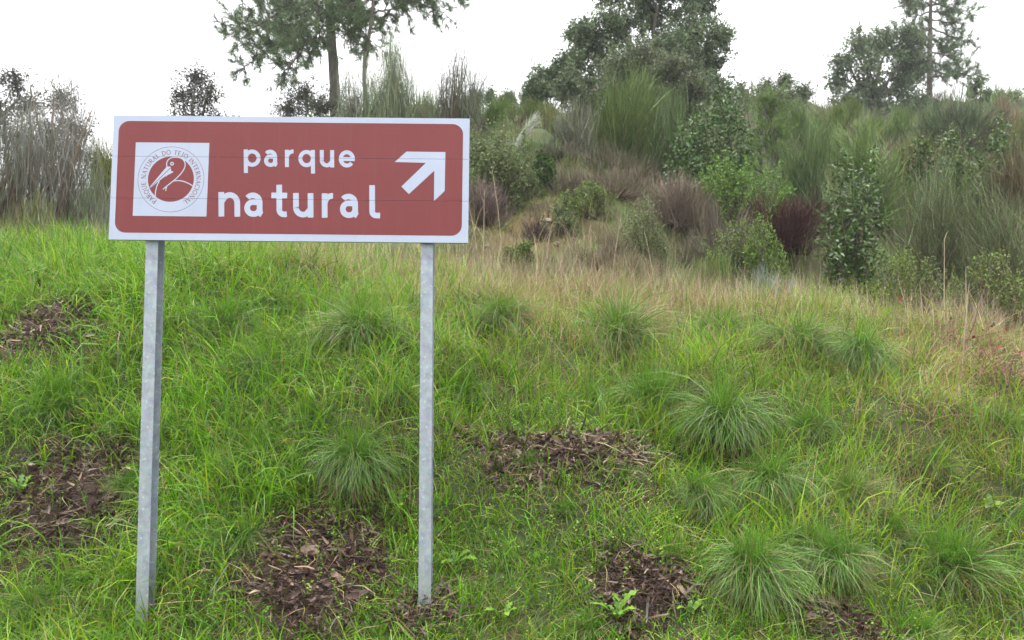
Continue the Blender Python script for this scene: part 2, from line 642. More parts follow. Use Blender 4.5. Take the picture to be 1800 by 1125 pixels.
def solid_box(bm, x0, x1, y0, y1, z0, z1_):
    vs = [bm.verts.new(p) for p in [(x0, y0, z0), (x1, y0, z0), (x1, y1, z0), (x0, y1, z0), (x0, y0, z1_), (x1, y0, z1_), (x1, y1, z1_), (x0, y1, z1_)]]
    for f in [(0, 3, 2, 1), (4, 5, 6, 7), (0, 1, 5, 4), (1, 2, 6, 5), (2, 3, 7, 6), (3, 0, 4, 7)]:
        bm.faces.new([vs[i] for i in f])
    return vs


def bm_obj(name, bm, mat, parent, smooth=False):
    me = bpy.data.meshes.new(name)
    bmesh.ops.recalc_face_normals(bm, faces=bm.faces)
    bm.to_mesh(me)
    bm.free()
    if smooth:
        me.polygons.foreach_set('use_smooth', [True] * len(me.polygons))
    return link(name, me, mat, parent)


def panel_space(o):
    """panel-local (x right, y depth, z up) into the sign's own space"""
    o.location = (0, SY - sign.location[1], pc[2] - sign.location[2])
    o.rotation_euler = (0, -ROLL, 0)
    return o


JZ = [pan(500, 277)[1], pan(500, 350.5)[1]]   # the two joints between the planks
GAP = 0.0008
edges = [-PHGT / 2, JZ[1], JZ[0], PHGT / 2]
for k in range(3):
    lo = edges[k] + (GAP if k else 0)
    hi = edges[k + 1] - (GAP if k < 2 else 0)
    bm = bmesh.new()
    solid_box(bm, -PWID / 2, PWID / 2, 0, 0.004, lo, hi)
    solid_box(bm, -PWID / 2 + .002, PWID / 2 - .002, 0.0045, 0.034, lo + .0005, lo + 0.006)      # return flanges of the extrusion
    solid_box(bm, -PWID / 2 + .002, PWID / 2 - .002, 0.0045, 0.034, hi - 0.006, hi - .0005)
    panel_space(bm_obj('plank', bm, M_WHITE, sign))


def flat(name, polys, mat, depth, parent, cut=True):
    """polygons in panel metres, laid just proud of the planks and cut at the plank joints; successive polygons step 0.06 mm forward"""
    bm = bmesh.new()
    segs = [(-9, JZ[1] - GAP), (JZ[1] + GAP, JZ[0] - GAP), (JZ[0] + GAP, 9)] if cut else [(-9, 9)]
    for k, poly in enumerate(polys):
        if isinstance(poly, tuple):
            k, poly = poly
        y = -depth - 0.00005 * k
        for lo, hi in segs:
            zs = [p[1] for p in poly]
            if max(zs) <= lo or min(zs) >= hi:
                continue
            b2 = bmesh.new()
            f = b2.faces.new([b2.verts.new((p[0], y, p[1])) for p in poly])
            f.normal_update()
            bmesh.ops.triangulate(b2, faces=[f], ngon_method='EAR_CLIP')
            for z, nz in ((lo, -1), (hi, 1)):
                if abs(z) < 5:
                    bmesh.ops.bisect_plane(b2, geom=list(b2.verts) + list(b2.edges) + list(b2.faces), plane_co=(0, 0, z), plane_no=(0, 0, nz), clear_outer=True)
            mm = {v: bm.verts.new(v.co) for v in b2.verts}
            for f in b2.faces:
                bm.faces.new([mm[v] for v in f.verts])
            b2.free()
    for f in bm.faces:
        f.normal_update()
        if f.normal.y > 0:
            f.normal_flip()
    me = bpy.data.meshes.new(name)
    bm.to_mesh(me)
    bm.free()
    return panel_space(link(name, me, mat, parent)) if parent is sign else link(name, me, mat, parent)


def stroke_quads(pts, w, loop=False, w_fun=None):
    pts = np.asarray(pts, float)
    if loop:
        tg = np.roll(pts, -1, 0) - np.roll(pts, 1, 0)
    else:
        tg = np.gradient(pts, axis=0)
    tg /= np.linalg.norm(tg, axis=1, keepdims=True) + 1e-12
    nn = np.stack([-tg[:, 1], tg[:, 0]], 1)
    ww = np.full(len(pts), w) if w_fun is None else np.array([w_fun(a) for a in tg]) * w
    A, B = pts - nn * ww[:, None] / 2, pts + nn * ww[:, None] / 2
    return [np.vstack([A, B[::-1]])] if not loop else [(0, np.array([A[i], A[(i + 1) % len(A)], B[(i + 1) % len(A)], B[i]])) for i in range(len(A))]


def strip(pts, w, gid=0, w_fun=None):
    """a stroke as separate quads (robust for curls)"""
    poly = stroke_quads(pts, w, False, w_fun)[0]
    n = len(poly) // 2
    A, B = poly[:n], poly[n:][::-1]
    return [(gid, np.array([A[i], A[i + 1], B[i + 1], B[i]])) for i in range(n - 1)]


def arc(cx, cy, rx, ry, a0, a1, n=14):
    a = np.radians(np.linspace(a0, a1, n))
    return [(cx + rx * math.cos(t), cy + ry * math.sin(t)) for t in a]


def smooth_path(pts, n=8):
    pts = np.asarray(pts, float)
    P = np.vstack([2 * pts[0] - pts[1], pts, 2 * pts[-1] - pts[-2]])
    out = []
    for i in range(1, len(P) - 2):
        for t in np.linspace(0, 1, n, endpoint=False):
            out.append(0.5 * ((2 * P[i]) + (-P[i - 1] + P[i + 1]) * t + (2 * P[i - 1] - 5 * P[i] + 4 * P[i + 1] - P[i + 2]) * t ** 2 + (-P[i - 1] + 3 * P[i] - 3 * P[i + 1] + P[i + 2]) * t ** 3))
    out.append(pts[-1])
    return np.array(out)


# brown field: rounded rectangle
fc = np.array(z1([(80, 62), (1730, 76), (1722, 615), (58, 594)]))
fx0, fx1 = fc[[0, 3], 0].mean(), fc[[1, 2], 0].mean()
fz0, fz1 = fc[[2, 3], 1].mean(), fc[[0, 1], 1].mean()
rr = 0.066
fr = arc(fx1 - rr, fz1 - rr, rr, rr, 0, 90, 10) + arc(fx0 + rr, fz1 - rr, rr, rr, 90, 180, 10) + arc(fx0 + rr, fz0 + rr, rr, rr, 180, 270, 10) + arc(fx1 - rr, fz0 + rr, rr, rr, 270, 360, 10)
flat('brown_field', [np.array(fr)], M_BROWN, 0.0004, sign)
flat('arrow', [np.array(z1([(1456, 208), (1644, 210), (1640, 397), (1588, 446), (1590, 300), (1467, 412), (1431, 376), (1550, 262), (1399, 258)]))], M_WHITE, 0.0007, sign)

S = 0.232   # stroke weight in x-heights


def glyph(ch):
    """rounded road-sign letters as centre lines; x starts at 0, x-height 1; the outline is h = S/2 wider"""
    h = S / 2
    if ch in 'pq':
        g = [[(h, -.36), (h, 1.0)], arc(.48, .5, .36, .5 - h, 0, 360, 29)]
        w = .96
        if ch == 'q':
            g = [[(w - x, y) for x, y in s] for s in g]
        return g, w
    if ch == 'a':
        return [arc(.36, .60, .28, .40 - h, 142, 20, 10) + [(.64, .62), (.64, .22)] + arc(.80, .22, .16, .22 - h + .03, 180, 245, 5)[1:],
                [(.64, .60), (.42, .60)] + arc(.36, .36, .36 - h, .36 - h, 90, 270, 12) + arc(.40, .40, .25, .40 - h, 280, 345, 7)], .94
    if ch == 'r':
        return [[(h, 0), (h, 1.0)], arc(.46, .52, .46 - h, .48 - h + .02, 180, 84, 9)], .62
    if ch == 'u':
        return [[(h, 1.0), (h, .38)] + arc(.42, .40, .42 - h, .40 - h, 180, 300, 10) + [(.70, .30)], [(.75, 1.0), (.75, 0)]], .87
    if ch == 'n':
        return [[(h, 0), (h, 1.0)], [(.14, .62)] + arc(.47, .56, .42 - h, .44 - h, 150, 0, 12) + [(.47 + .42 - h, .0)]], .89
    if ch == 'e':
        return [arc(.45, .5, .45 - h, .5 - h, 2, 322, 26), [(h, .49), (.89, .49)]], .92
    if ch == 't':
        return [[(.34, 1.33), (.34, .30)] + arc(.54, .30, .20, .30 - h, 180, 275, 7) + [(.66, .13)], [(0, .89), (.68, .89)]], .70
    if ch == 'l':
        return [[(h, 1.36), (h, .28)] + arc(h + .18, .28, .18, .28 - h, 180, 270, 7) + [(.48, h)]], .5
    return [], .5


def word(letters, x0y, x1y, xh, mat):
    """letters: (char, left x, right x) in crop pixels; baseline from x0y to x1y; each letter is a part"""
    (ax, ay), (bx, by) = x0y, x1y
    for ch, l, r in letters:
        g, gw = glyph(ch)
        polys = []
        for gid, st in enumerate(g):
            pts = []
            for x, y in st:
                X = l + x / gw * (r - l)
                bl = ay + (by - ay) * (X - ax) / (bx - ax)
                pts.append((X, bl - y * xh))
            polys += strip(np.array(z1(pts)), S * xh / 2.7273 * (PWID / 629), gid)
        flat('letter', polys, mat, 0.0007, sign)


word([('p', 675, 756), ('a', 772, 850), ('r', 872, 924), ('q', 936, 1016), ('u', 1040, 1108), ('e', 1130, 1210)], (675, 281), (1210, 285), 83, M_WHITE)
word([('n', 553, 656), ('a', 676, 784), ('t', 806, 884), ('u', 911, 1007), ('r', 1049, 1115), ('a', 1135, 1242), ('l', 1278, 1330)], (553, 519), (1330, 529), 117, M_WHITE)

# emblem: white plate with ring of serif lettering and a line-drawn long-billed bird
emb = flat('emblem_plate', [np.array(z2([(143, 78), (1107, 85), (1060, 1053), (93, 1042)]))], M_WHITE, 0.0007, sign)
ec = np.array(z2([(598, 560)])[0])
er = 303 / 7.5 * PWID / 629
flat('disc', [np.array(arc(ec[0], ec[1], er, er, 0, 360, 65)[:-1])], M_BROWN, 0.0010, emb)
rc = np.array(z2([(599, 563)])[0])
R1 = 435 / 7.5 * PWID / 629
flat('ring', stroke_quads(np.array(arc(rc[0], rc[1], R1, R1, 0, 360, 97)[:-1]), 0.0024, True), M_INK, 0.0010, emb)


def serif(ch):
    """capital letters as (points, weight) with thick and thin strokes; height 1"""
    T, t = .15, .07
    I = [([(.1, 0), (.1, 1)], T), ([(0, .03), (.2, .03)], t), ([(0, .97), (.2, .97)], t)]
    D = {
        'I': (I, .2),
        'P': (I + [([(.1, .96), (.3, .96)] + arc(.3, .73, .22, .23, 90, -90, 9) + [(.1, .5)], .1)], .55),
        'R': (I + [([(.1, .96), (.3, .96)] + arc(.3, .74, .2, .22, 90, -90, 9) + [(.1, .52)], .1), ([(.28, .5), (.62, .02)], T)], .64),
        'A': ([([(.02, 0), (.32, 1)], t), ([(.30, 1), (.62, 0)], T), ([(.14, .36), (.5, .36)], t), ([(-.06, .03), (.1, .03)], t), ([(.5, .03), (.72, .03)], t)], .66),
        'Q': ([(arc(.4, .5, .36, .47, 0, 360, 25), .12), ([(.4, .04), (.6, -.14), (.8, -.2)], .1)], .8),
        'O': ([(arc(.4, .5, .36, .47, 0, 360, 25), .12)], .8),
        'C': ([(arc(.42, .5, .38, .47, 50, 310, 19), .12), ([(.67, .7), (.67, .92)], t)], .7),
        'D': (I + [([(.1, .96), (.25, .96)] + arc(.25, .5, .42, .46, 90, -90, 13) + [(.1, .04)], .11)], .72),
        'U': ([([(.1, 1), (.1, .35)] + arc(.36, .35, .26, .32, 180, 360, 11) + [(.62, 1)], .11), ([(0, .97), (.22, .97)], t), ([(.52, .97), (.72, .97)], t)], .72),
        'E': (I + [([(.1, .96), (.5, .96), (.5, .8)], t), ([(.1, .5), (.42, .5)], t), ([(.1, .04), (.54, .04), (.54, .22)], t)], .56),
        'L': (I + [([(.1, .04), (.52, .04), (.52, .24)], t)], .54),
        'T': ([([(.32, 0), (.32, 1)], T), ([(0, .82), (0, .96), (.64, .96), (.64, .82)], t), ([(.2, .03), (.44, .03)], t)], .64),
        'N': ([([(.1, 0), (.1, 1)], t), ([(.1, 1), (.66, 0)], T), ([(.66, 0), (.66, 1)], t), ([(-.02, .03), (.22, .03)], t), ([(.54, .97), (.78, .97)], t), ([(-.02, .97), (.1, .97)], t)], .76),
        'J': ([([(.2, 1), (.2, .05), (.08, -.14), (-.04, -.14)], T * .9), ([(.08, .97), (.32, .97)], t)], .32),
        ' ': ([], .34),
    }
    return D[ch]


TXT = 'PARQUE NATURAL DO TEJO INTERNACIONAL'
gapw = .16
wsum = sum(serif(c)[1] + gapw for c in TXT)
a0, a1 = rad(238), rad(-61)
r_in, hcap = 333 / 7.5 * PWID / 629, 60 / 7.5 * PWID / 629
ds = (a0 - a1) / wsum
pos, polys = 0.0, []
for ch in TXT:
    st, wd = serif(ch)
    for gid, (pts, wt) in enumerate(st):
        dense = []
        for (xa, ya), (xb, yb) in zip(pts[:-1], pts[1:]):
            dense.append((xa, ya))
        dense.append(pts[-1])
        q = []
        for x, y in dense:
            a = a0 - (pos + x) * ds
            r = r_in + y * hcap
            q.append((rc[0] + r * math.cos(a), rc[1] + r * math.sin(a)))
        polys += strip(np.array(q), wt * hcap * 1.05, gid)
    pos += wd + gapw
flat('ring_lettering', polys, M_INK, 0.0010, emb)['kind'] = 'stuff'

LW = 0.0062
bird = []
for pts in ([(548, 398), (545, 350), (570, 303), (620, 277), (690, 273), (750, 295), (782, 340), (785, 390), (765, 440), (720, 500), (660, 560), (600, 608), (545, 652), (492, 695)],
            [(888, 652), (830, 618), (760, 590), (690, 580), (640, 585)],
            [(549, 645), (536, 680), (529, 716)],
            [(391, 785), (397, 720), (415, 650), (447, 588)]):
    bird += strip(np.array(z2(smooth_path(pts, 5))), LW, len(bird) // 20)
bird += [(6 + i, np.array(z2(p))) for i, p in enumerate(([(545, 398), (592, 396), (600, 404), (330, 662), (312, 672)],
                                   [(600, 416), (604, 458), (568, 490), (440, 588), (322, 682), (330, 670)],
                                   [(600, 455), (632, 460), (626, 474), (560, 505), (520, 540), (548, 498)]))]
bird += stroke_quads(np.array(z2(arc(615, 359, 18, 18, 0, 360, 17)[:-1])), 0.0065, True)
flat('bird_drawing', bird, M_WHITE, 0.0013, emb)

# posts: galvanised I-sections
for pxt, pyt, pxb, pyb in ((268, 425, 248.5, 1088), (751, 430, 746, 1060)):
    top, bot = at(pxt, pyt, SY + 0.04), at(pxb, pyb, SY + 0.04)
    x = (top[0] + bot[0]) / 2
    g = float(ground(x, SY + 0.09))
    bm = bmesh.new()
    fw, ft, dp = 0.0385, 0.006, 0.105
    zt, zb = pc[2] + PHGT / 2 - 0.03, g - 0.12
    for y0, y1, hw in ((0, ft, fw), (ft, dp - ft, 0.0025), (dp - ft, dp, fw)):
        solid_box(bm, -hw, hw, y0 + (0.0003 if hw < .01 else 0), y1 - (0.0003 if hw < .01 else 0), zb, zt)
    bmesh.ops.bevel(bm, geom=[e for e in bm.edges if abs(e.verts[0].co.z - e.verts[1].co.z) > 1 and abs(e.verts[0].co.x) > .01], offset=0.0018, segments=2, affect='EDGES')
    # three bolts through the flange near the panel
    for zz in (pc[2] - 0.25, pc[2], pc[2] + 0.25):
        solid_box(bm, fw + 0.0005, fw + 0.012, dp - 0.02, dp + 0.02, zz - 0.015, zz + 0.015)
    o = bm_obj('post', bm, M_GALV, sign)
    o.location = (x - sign.location[0], SY + 0.037 - sign.location[1], -sign.location[2])
print('sign', PWID, PHGT, math.degrees(ROLL), pc)

# ------------------------------------------------------------------ meadow grass (uncountable)
G_FRESH, G_DEEP, G_YEL, G_GREY = (0.205, 0.43, 0.02), (0.09, 0.235, 0.016), (0.35, 0.48, 0.03), (0.23, 0.37, 0.11)
STRAW, STRAW2, TAN = (0.42, 0.34, 0.18), (0.33, 0.25, 0.12), (0.24, 0.16, 0.09)


def blob(px, py, cx, cy, rx, ry):
    return np.exp(-((px - cx) / rx) ** 2 - ((py - cy) / ry) ** 2)


def fan_points(n, y0, y1, pw=1.0, margin=0.5):
    y = y0 + (y1 - y0) * RNG.random(n) ** pw
    x = (RNG.random(n) * 2 - 1) * (0.62 * y + margin)
    return x, y


def dryness(px, py):
    d = 0.07 + 0.9 * blob(px, py, 1110, 535, 330, 62) + .3 * blob(px, py, 1650, 640, 200, 70) + 0.7 * blob(px, py, 720, 450, 210, 48) + 0.5 * blob(px, py, 1730, 630, 150, 100)
    d = d + 0.34 * blob(px, py, 1620, 800, 230, 150) + 0.3 * blob(px, py, 960, 460, 250, 60) + 0.25 * blob(px, py, 1000, 640, 300, 60)
    return np.clip(d, 0, 0.9)


def grass():
    mb = MB()
    nc = 12800
    x, y = fan_points(nc, 4.2, 11.2, 0.9)
    keep = RNG.random(nc) > np.maximum(0.9 * bare(x, y, .05, .92), .4 * bare(x, y))
    x, y = x[keep], y[keep]
    P = np.stack([x, y, ground(x, y)], 1)
    px, py = proj(P)
    dr = dryness(px, py)
    lush = np.clip((800 - px) / 500, 0, 1) * np.clip((py - 420) / 60, 0, 1)
    k = RNG.poisson(7.5 + 1.5 * lush)
    idx = np.repeat(np.arange(len(x)), k)
    n = len(idx)
    r = np.abs(RNG.normal(0, 0.055, n))
    a = RNG.random(n) * 2 * PI
    bx, by = x[idx] + r * np.cos(a), y[idx] + r * np.sin(a)
    bz = ground(bx, by) - 0.01
    Ls = RNG.uniform(0.14, 0.34, len(x)) * (1 + 0.75 * lush) * (1 - 0.4 * np.clip((6.0 - y) / .6, 0, 1)) * (1 - .55 * bare(x, y))
    L = Ls[idx] * np.exp(RNG.normal(0, 0.35, n))
    cphi = RNG.normal(-PI / 2, 1.2, len(x))
    phi = cphi[idx] + RNG.normal(0, 0.9, n)
    lean = np.abs(RNG.normal(0.35, 0.3, n))
    curve = np.abs(RNG.normal(1.0, 0.7, n)) * (0.8 + 0.6 * lush[idx])
    dry = RNG.random(n) < dr[idx] * np.exp(RNG.normal(0, 0.4, len(x)))[idx]
    clump = jitter((1, 1, 1), len(x), 0.24, 0.08)
    right = np.clip((px - 900) / 700, 0, 1)[idx]
    u = RNG.random(n)
    pal = np.array([G_FRESH, G_DEEP, G_YEL, G_GREY])
    which = np.where(u < 0.46 - 0.12 * right, 0, np.where(u < 0.70 - 0.24 * right, 1, np.where(u < 0.86, 2, 3)))
    col = pal[which] * clump[idx]
    dc = np.array([STRAW, STRAW2, TAN])[RNG.choice(3, n, p=[.45, .35, .2])]
    col = np.where(dry[:, None], dc, col)
    col = jitter(col, n, 0.16, 0.06)
    w = RNG.uniform(0.005, 0.0125, n) * (1 + 0.2 * lush[idx]) * np.where(dry, 0.6, 1)
    L = np.minimum(L, .5)
    for sel, ns in ((by < 7.0, 4), (by >= 7.0, 3)):
        q = lambda v: v[sel]
        mb.ribbons(np.stack([bx, by, bz], 1)[sel], q(phi), q(lean), q(curve), q(L), q(w), ns, q(col), curl=RNG.normal(0, .5, int(sel.sum())), tip=0.1)
    tag(mb.build('meadow_grass', M_GRASS), kind='stuff')

    # flattened dead grass lying between the living blades
    mb = MB()
    x, y = fan_points(46000, 4.2, 11.0, 0.9)
    P = np.stack([x, y, ground(x, y) + 0.005], 1)
    px, py = proj(P)
    keep = RNG.random(len(x)) < 0.34 + .9 * dryness(px, py)
    P, px, py = P[keep], px[keep], py[keep]
    n = len(P)
    up = RNG.random(n) < 0.35
    L = RNG.uniform(0.1, 0.34, n)
    mb.ribbons(P, RNG.normal(-PI / 2, 1.3, n), np.where(up, RNG.uniform(.3, 1.0, n), RNG.uniform(1.0, 1.7, n)), RNG.uniform(.1, .9, n), L, RNG.uniform(.0025, .006, n), 2,
               mixcol([STRAW, STRAW2, TAN, (.12, .08, .05), (.3, .32, .07)], [3, 3, 2, 1.2, 2.5], n), curl=RNG.normal(0, .8, n))
    tag(mb.build('dead_grass_thatch', M_TWIG), kind='stuff')

    # short grass and moss close to the soil
    mb = MB()
    x, y = fan_points(46000, 4.3, 9.2, 0.85)
    keep = RNG.random(len(x)) > .96 * bare(x, y, .03, 1.0)
    x, y = x[keep], y[keep]
    n = len(x)
    mb.ribbons(np.stack([x, y, ground(x, y) - .004], 1), RNG.random(n) * 2 * PI, RNG.uniform(.1, 1.2, n), RNG.uniform(0, .9, n), RNG.uniform(.03, .09, n), RNG.uniform(.006, .013, n), 1,
               mixcol([G_DEEP, G_FRESH, (.2, .27, .04), STRAW2, TAN], [3, 3, 2, 1, 1], n, .25, .08), tip=.3)
    tag(mb.build('short_grass', M_GRASS), kind='stuff')

    # the same, and soil crumbs, in the trodden fringe below each heap of dead leaves
    mb = MB()
    for mx, my, rx, ry, h in _lit:
        k = int(20000 * rx * (ry + .15))
        x = mx + RNG.uniform(-1.5, 1.5, k) * rx
        y = my + RNG.uniform(-2.0, 1.15, k) * ry - .05
        keep = (np.hypot((x - mx) / rx, (y - my) / ry) > .8) & (y > 4.25)
        x, y = x[keep], y[keep]
        k = len(x)
        P = np.stack([x, y, ground(x, y)], 1)
        g = RNG.random(k) < (.38 if abs(h - .18) < .001 else .5)
        L = np.where(g, RNG.uniform(.05, .15, k), RNG.uniform(.02, .08, k))
        lean = np.where(g, RNG.uniform(.1, 1.1, k), RNG.uniform(1.1, 1.9, k))
        gc = mixcol([G_DEEP, G_FRESH, (.2, .27, .04)], [3, 3, 1], k, .25, .08)
        dc = mixcol([(.13, .08, .06), (.075, .045, .035), (.24, .17, .1), STRAW2], [3, 3, 2, 2], k, .2, .05)
        mb.ribbons(P, RNG.random(k) * 2 * PI, lean, RNG.uniform(0, .9, k), L, np.where(g, RNG.uniform(.005, .01, k), RNG.uniform(.004, .014, k)), 2, np.where(g[:, None], gc, dc), tip=.3)
    tag(mb.build('fringe_grass', M_GRASS), kind='stuff')

    # tall thin straw standing along the crest and at the right
    mb = MB()
    x, y = fan_points(24000, 7.6, 12.2)
    P = np.stack([x, y, ground(x, y)], 1)
    px, py = proj(P)
    p = 0.9 * blob(px, py, 730, 455, 230, 50) + 0.75 * blob(px, py, 1100, 490, 350, 60) + 0.75 * blob(px, py, 1690, 590, 170, 60) + 0.5 * blob(px, py, 1450, 545, 300, 50) + .3 * blob(px, py, 150, 425, 300, 35)
    keep = RNG.random(len(x)) < p
    P = P[keep]
    n = len(P)
    mb.ribbons(P, RNG.random(n) * 2 * PI, np.abs(RNG.normal(.12, .14, n)), np.abs(RNG.normal(.35, .35, n)), RNG.uniform(.25, .6, n), RNG.uniform(.0025, .004, n), 4,
               mixcol([(.5, .41, .26), (.36, .28, .17), (.3, .22, .16), (.24, .26, .12)], [3, 3, 2, 1], n), curl=RNG.normal(0, .4, n))
    tag(mb.build('standing_straw', M_TWIG), kind='stuff')

    # small-leaved weeds filling the gaps
    mb = MB()
    x, y = fan_points(12000, 4.3, 9.0)
    P = np.stack([x, y, ground(x, y)], 1)
    px, py = proj(P)
    p = 0.26 + 0.7 * blob(px, py, 930, 720, 110, 40) + 0.8 * blob(px, py, 550, 900, 60, 60) + 0.8 * blob(px, py, 380, 850, 110, 70) + 0.6 * blob(px, py, 1270, 870, 130, 120) + 0.6 * blob(px, py, 950, 960, 90, 80) + .5 * blob(px, py, 620, 670, 110, 50) + .5 * blob(px, py, 1380, 950, 80, 60) + .5 * blob(px, py, 320, 760, 60, 60)
    keep = RNG.random(len(x)) < p
    P = P[keep]
    n = len(P)
    H = RNG.uniform(.06, .16, n)
    phi, lean = RNG.random(n) * 2 * PI, np.abs(RNG.normal(0.2, .2, n))
    cc = mixcol([(.2, .36, .035), (.13, .27, .03), (.28, .4, .05)], [3, 2, 2], n)
    C = mb.ribbons(P, phi, lean, RNG.normal(0, .3, n), H, .003, 3, cc)
    m = 9
    idx = np.repeat(np.arange(n), m)
    t = np.tile(np.linspace(.15, 1, m), n) * 3
    i0 = np.minimum(t.astype(int), 2)
    fr = (t - i0)[:, None]
    b = C[idx, i0] * (1 - fr) + C[idx, i0 + 1] * fr
    a = np.tile(np.arange(m) * 2.4, n) + RNG.random(n)[idx] * 6
    d = np.stack([np.cos(a), np.sin(a), RNG.uniform(0.0, .7, len(a))], 1)
    mb.leaves(b, d, RNG.uniform(.012, .026, len(a)), RNG.uniform(.008, .014, len(a)), jitter(cc[idx], len(a), .12))
    tag(mb.build('small_leaved_weeds', M_GRASS), kind='stuff')


grass()


# ------------------------------------------------------------------ grass tussocks
def tussock_mesh(seed, n=1700, straw=0.1, dark=0.3, upright=0.35, thin=1.0, mop=False):
    global RNG
    keep = RNG
    RNG = np.random.default_rng(seed)
    mb = MB()
    a = RNG.random(n) * 2 * PI
    r = 0.17 * np.sqrt(RNG.random(n)) * (1 + .35 * np.sin(2 * a + seed))
    b = np.stack([r * np.cos(a), r * np.sin(a), 0.35 * r * np.sin(a) + 0.02], 1)
    lop = 1 + .3 * np.sin(a + seed * 1.7) + .18 * np.sin(3 * a + seed)
    # blades leave the crown outwards, more of them down the slope
    phi = np.where(RNG.random(n) < .5, a + RNG.normal(0, .5, n), RNG.normal(-PI / 2, 1.1, n))
    up = RNG.random(n) < upright
    if mop:
        b[:, 2] += .16
        phi = np.where(RNG.random(n) < .75, RNG.normal(-PI / 2, .95, n), phi)
    lean = np.where(up, np.abs(RNG.normal(.18, .16, n)), RNG.uniform(.35, .95, n))
    curve = np.where(up, RNG.uniform(.1, .8, n), RNG.uniform(1.5, 2.7, n) if mop else RNG.uniform(.9, 2.5, n))
    L = np.where(up, RNG.uniform(.22, .5, n), RNG.uniform(.3, .7, n)) * lop * np.where(RNG.random(n) < .2, .5, 1) * np.exp(RNG.normal(0, .16, n))
    pal = np.array([G_DEEP, (.13, .26, .03), G_GREY, (.16, .2, .1), STRAW, TAN])
    w = np.array([dark, .45 - dark * .3, .2, .15, straw * .6, straw * .4])
    col = mixcol(pal, w, n, .17, .05)
    col = np.where((up & (RNG.random(n) < .75))[:, None], jitter((.13, .29, .025), n, .15, .05), col)
    mb.ribbons(b, phi, lean, curve, L, RNG.uniform(.0045, .0095, n) * thin, 4, col, curl=RNG.normal(0, .75, n), tip=.08)
    # dead thatch skirt
    k = n // 5
    a = RNG.random(k) * 2 * PI
    b = np.stack([.11 * np.cos(a), .11 * np.sin(a), np.full(k, .01)], 1)
    mb.ribbons(b, a, RNG.uniform(.9, 1.4, k), RNG.uniform(.5, 1.1, k), RNG.uniform(.2, .48, k), .007, 4, mixcol([STRAW, STRAW2, TAN, (.1, .07, .05)], [2, 2, 2, 1], k))
    RNG = keep
    mb.c = [c * np.array([.84, .84, .8]) for c in mb.c]
    return mb.mesh('tussock_blades')


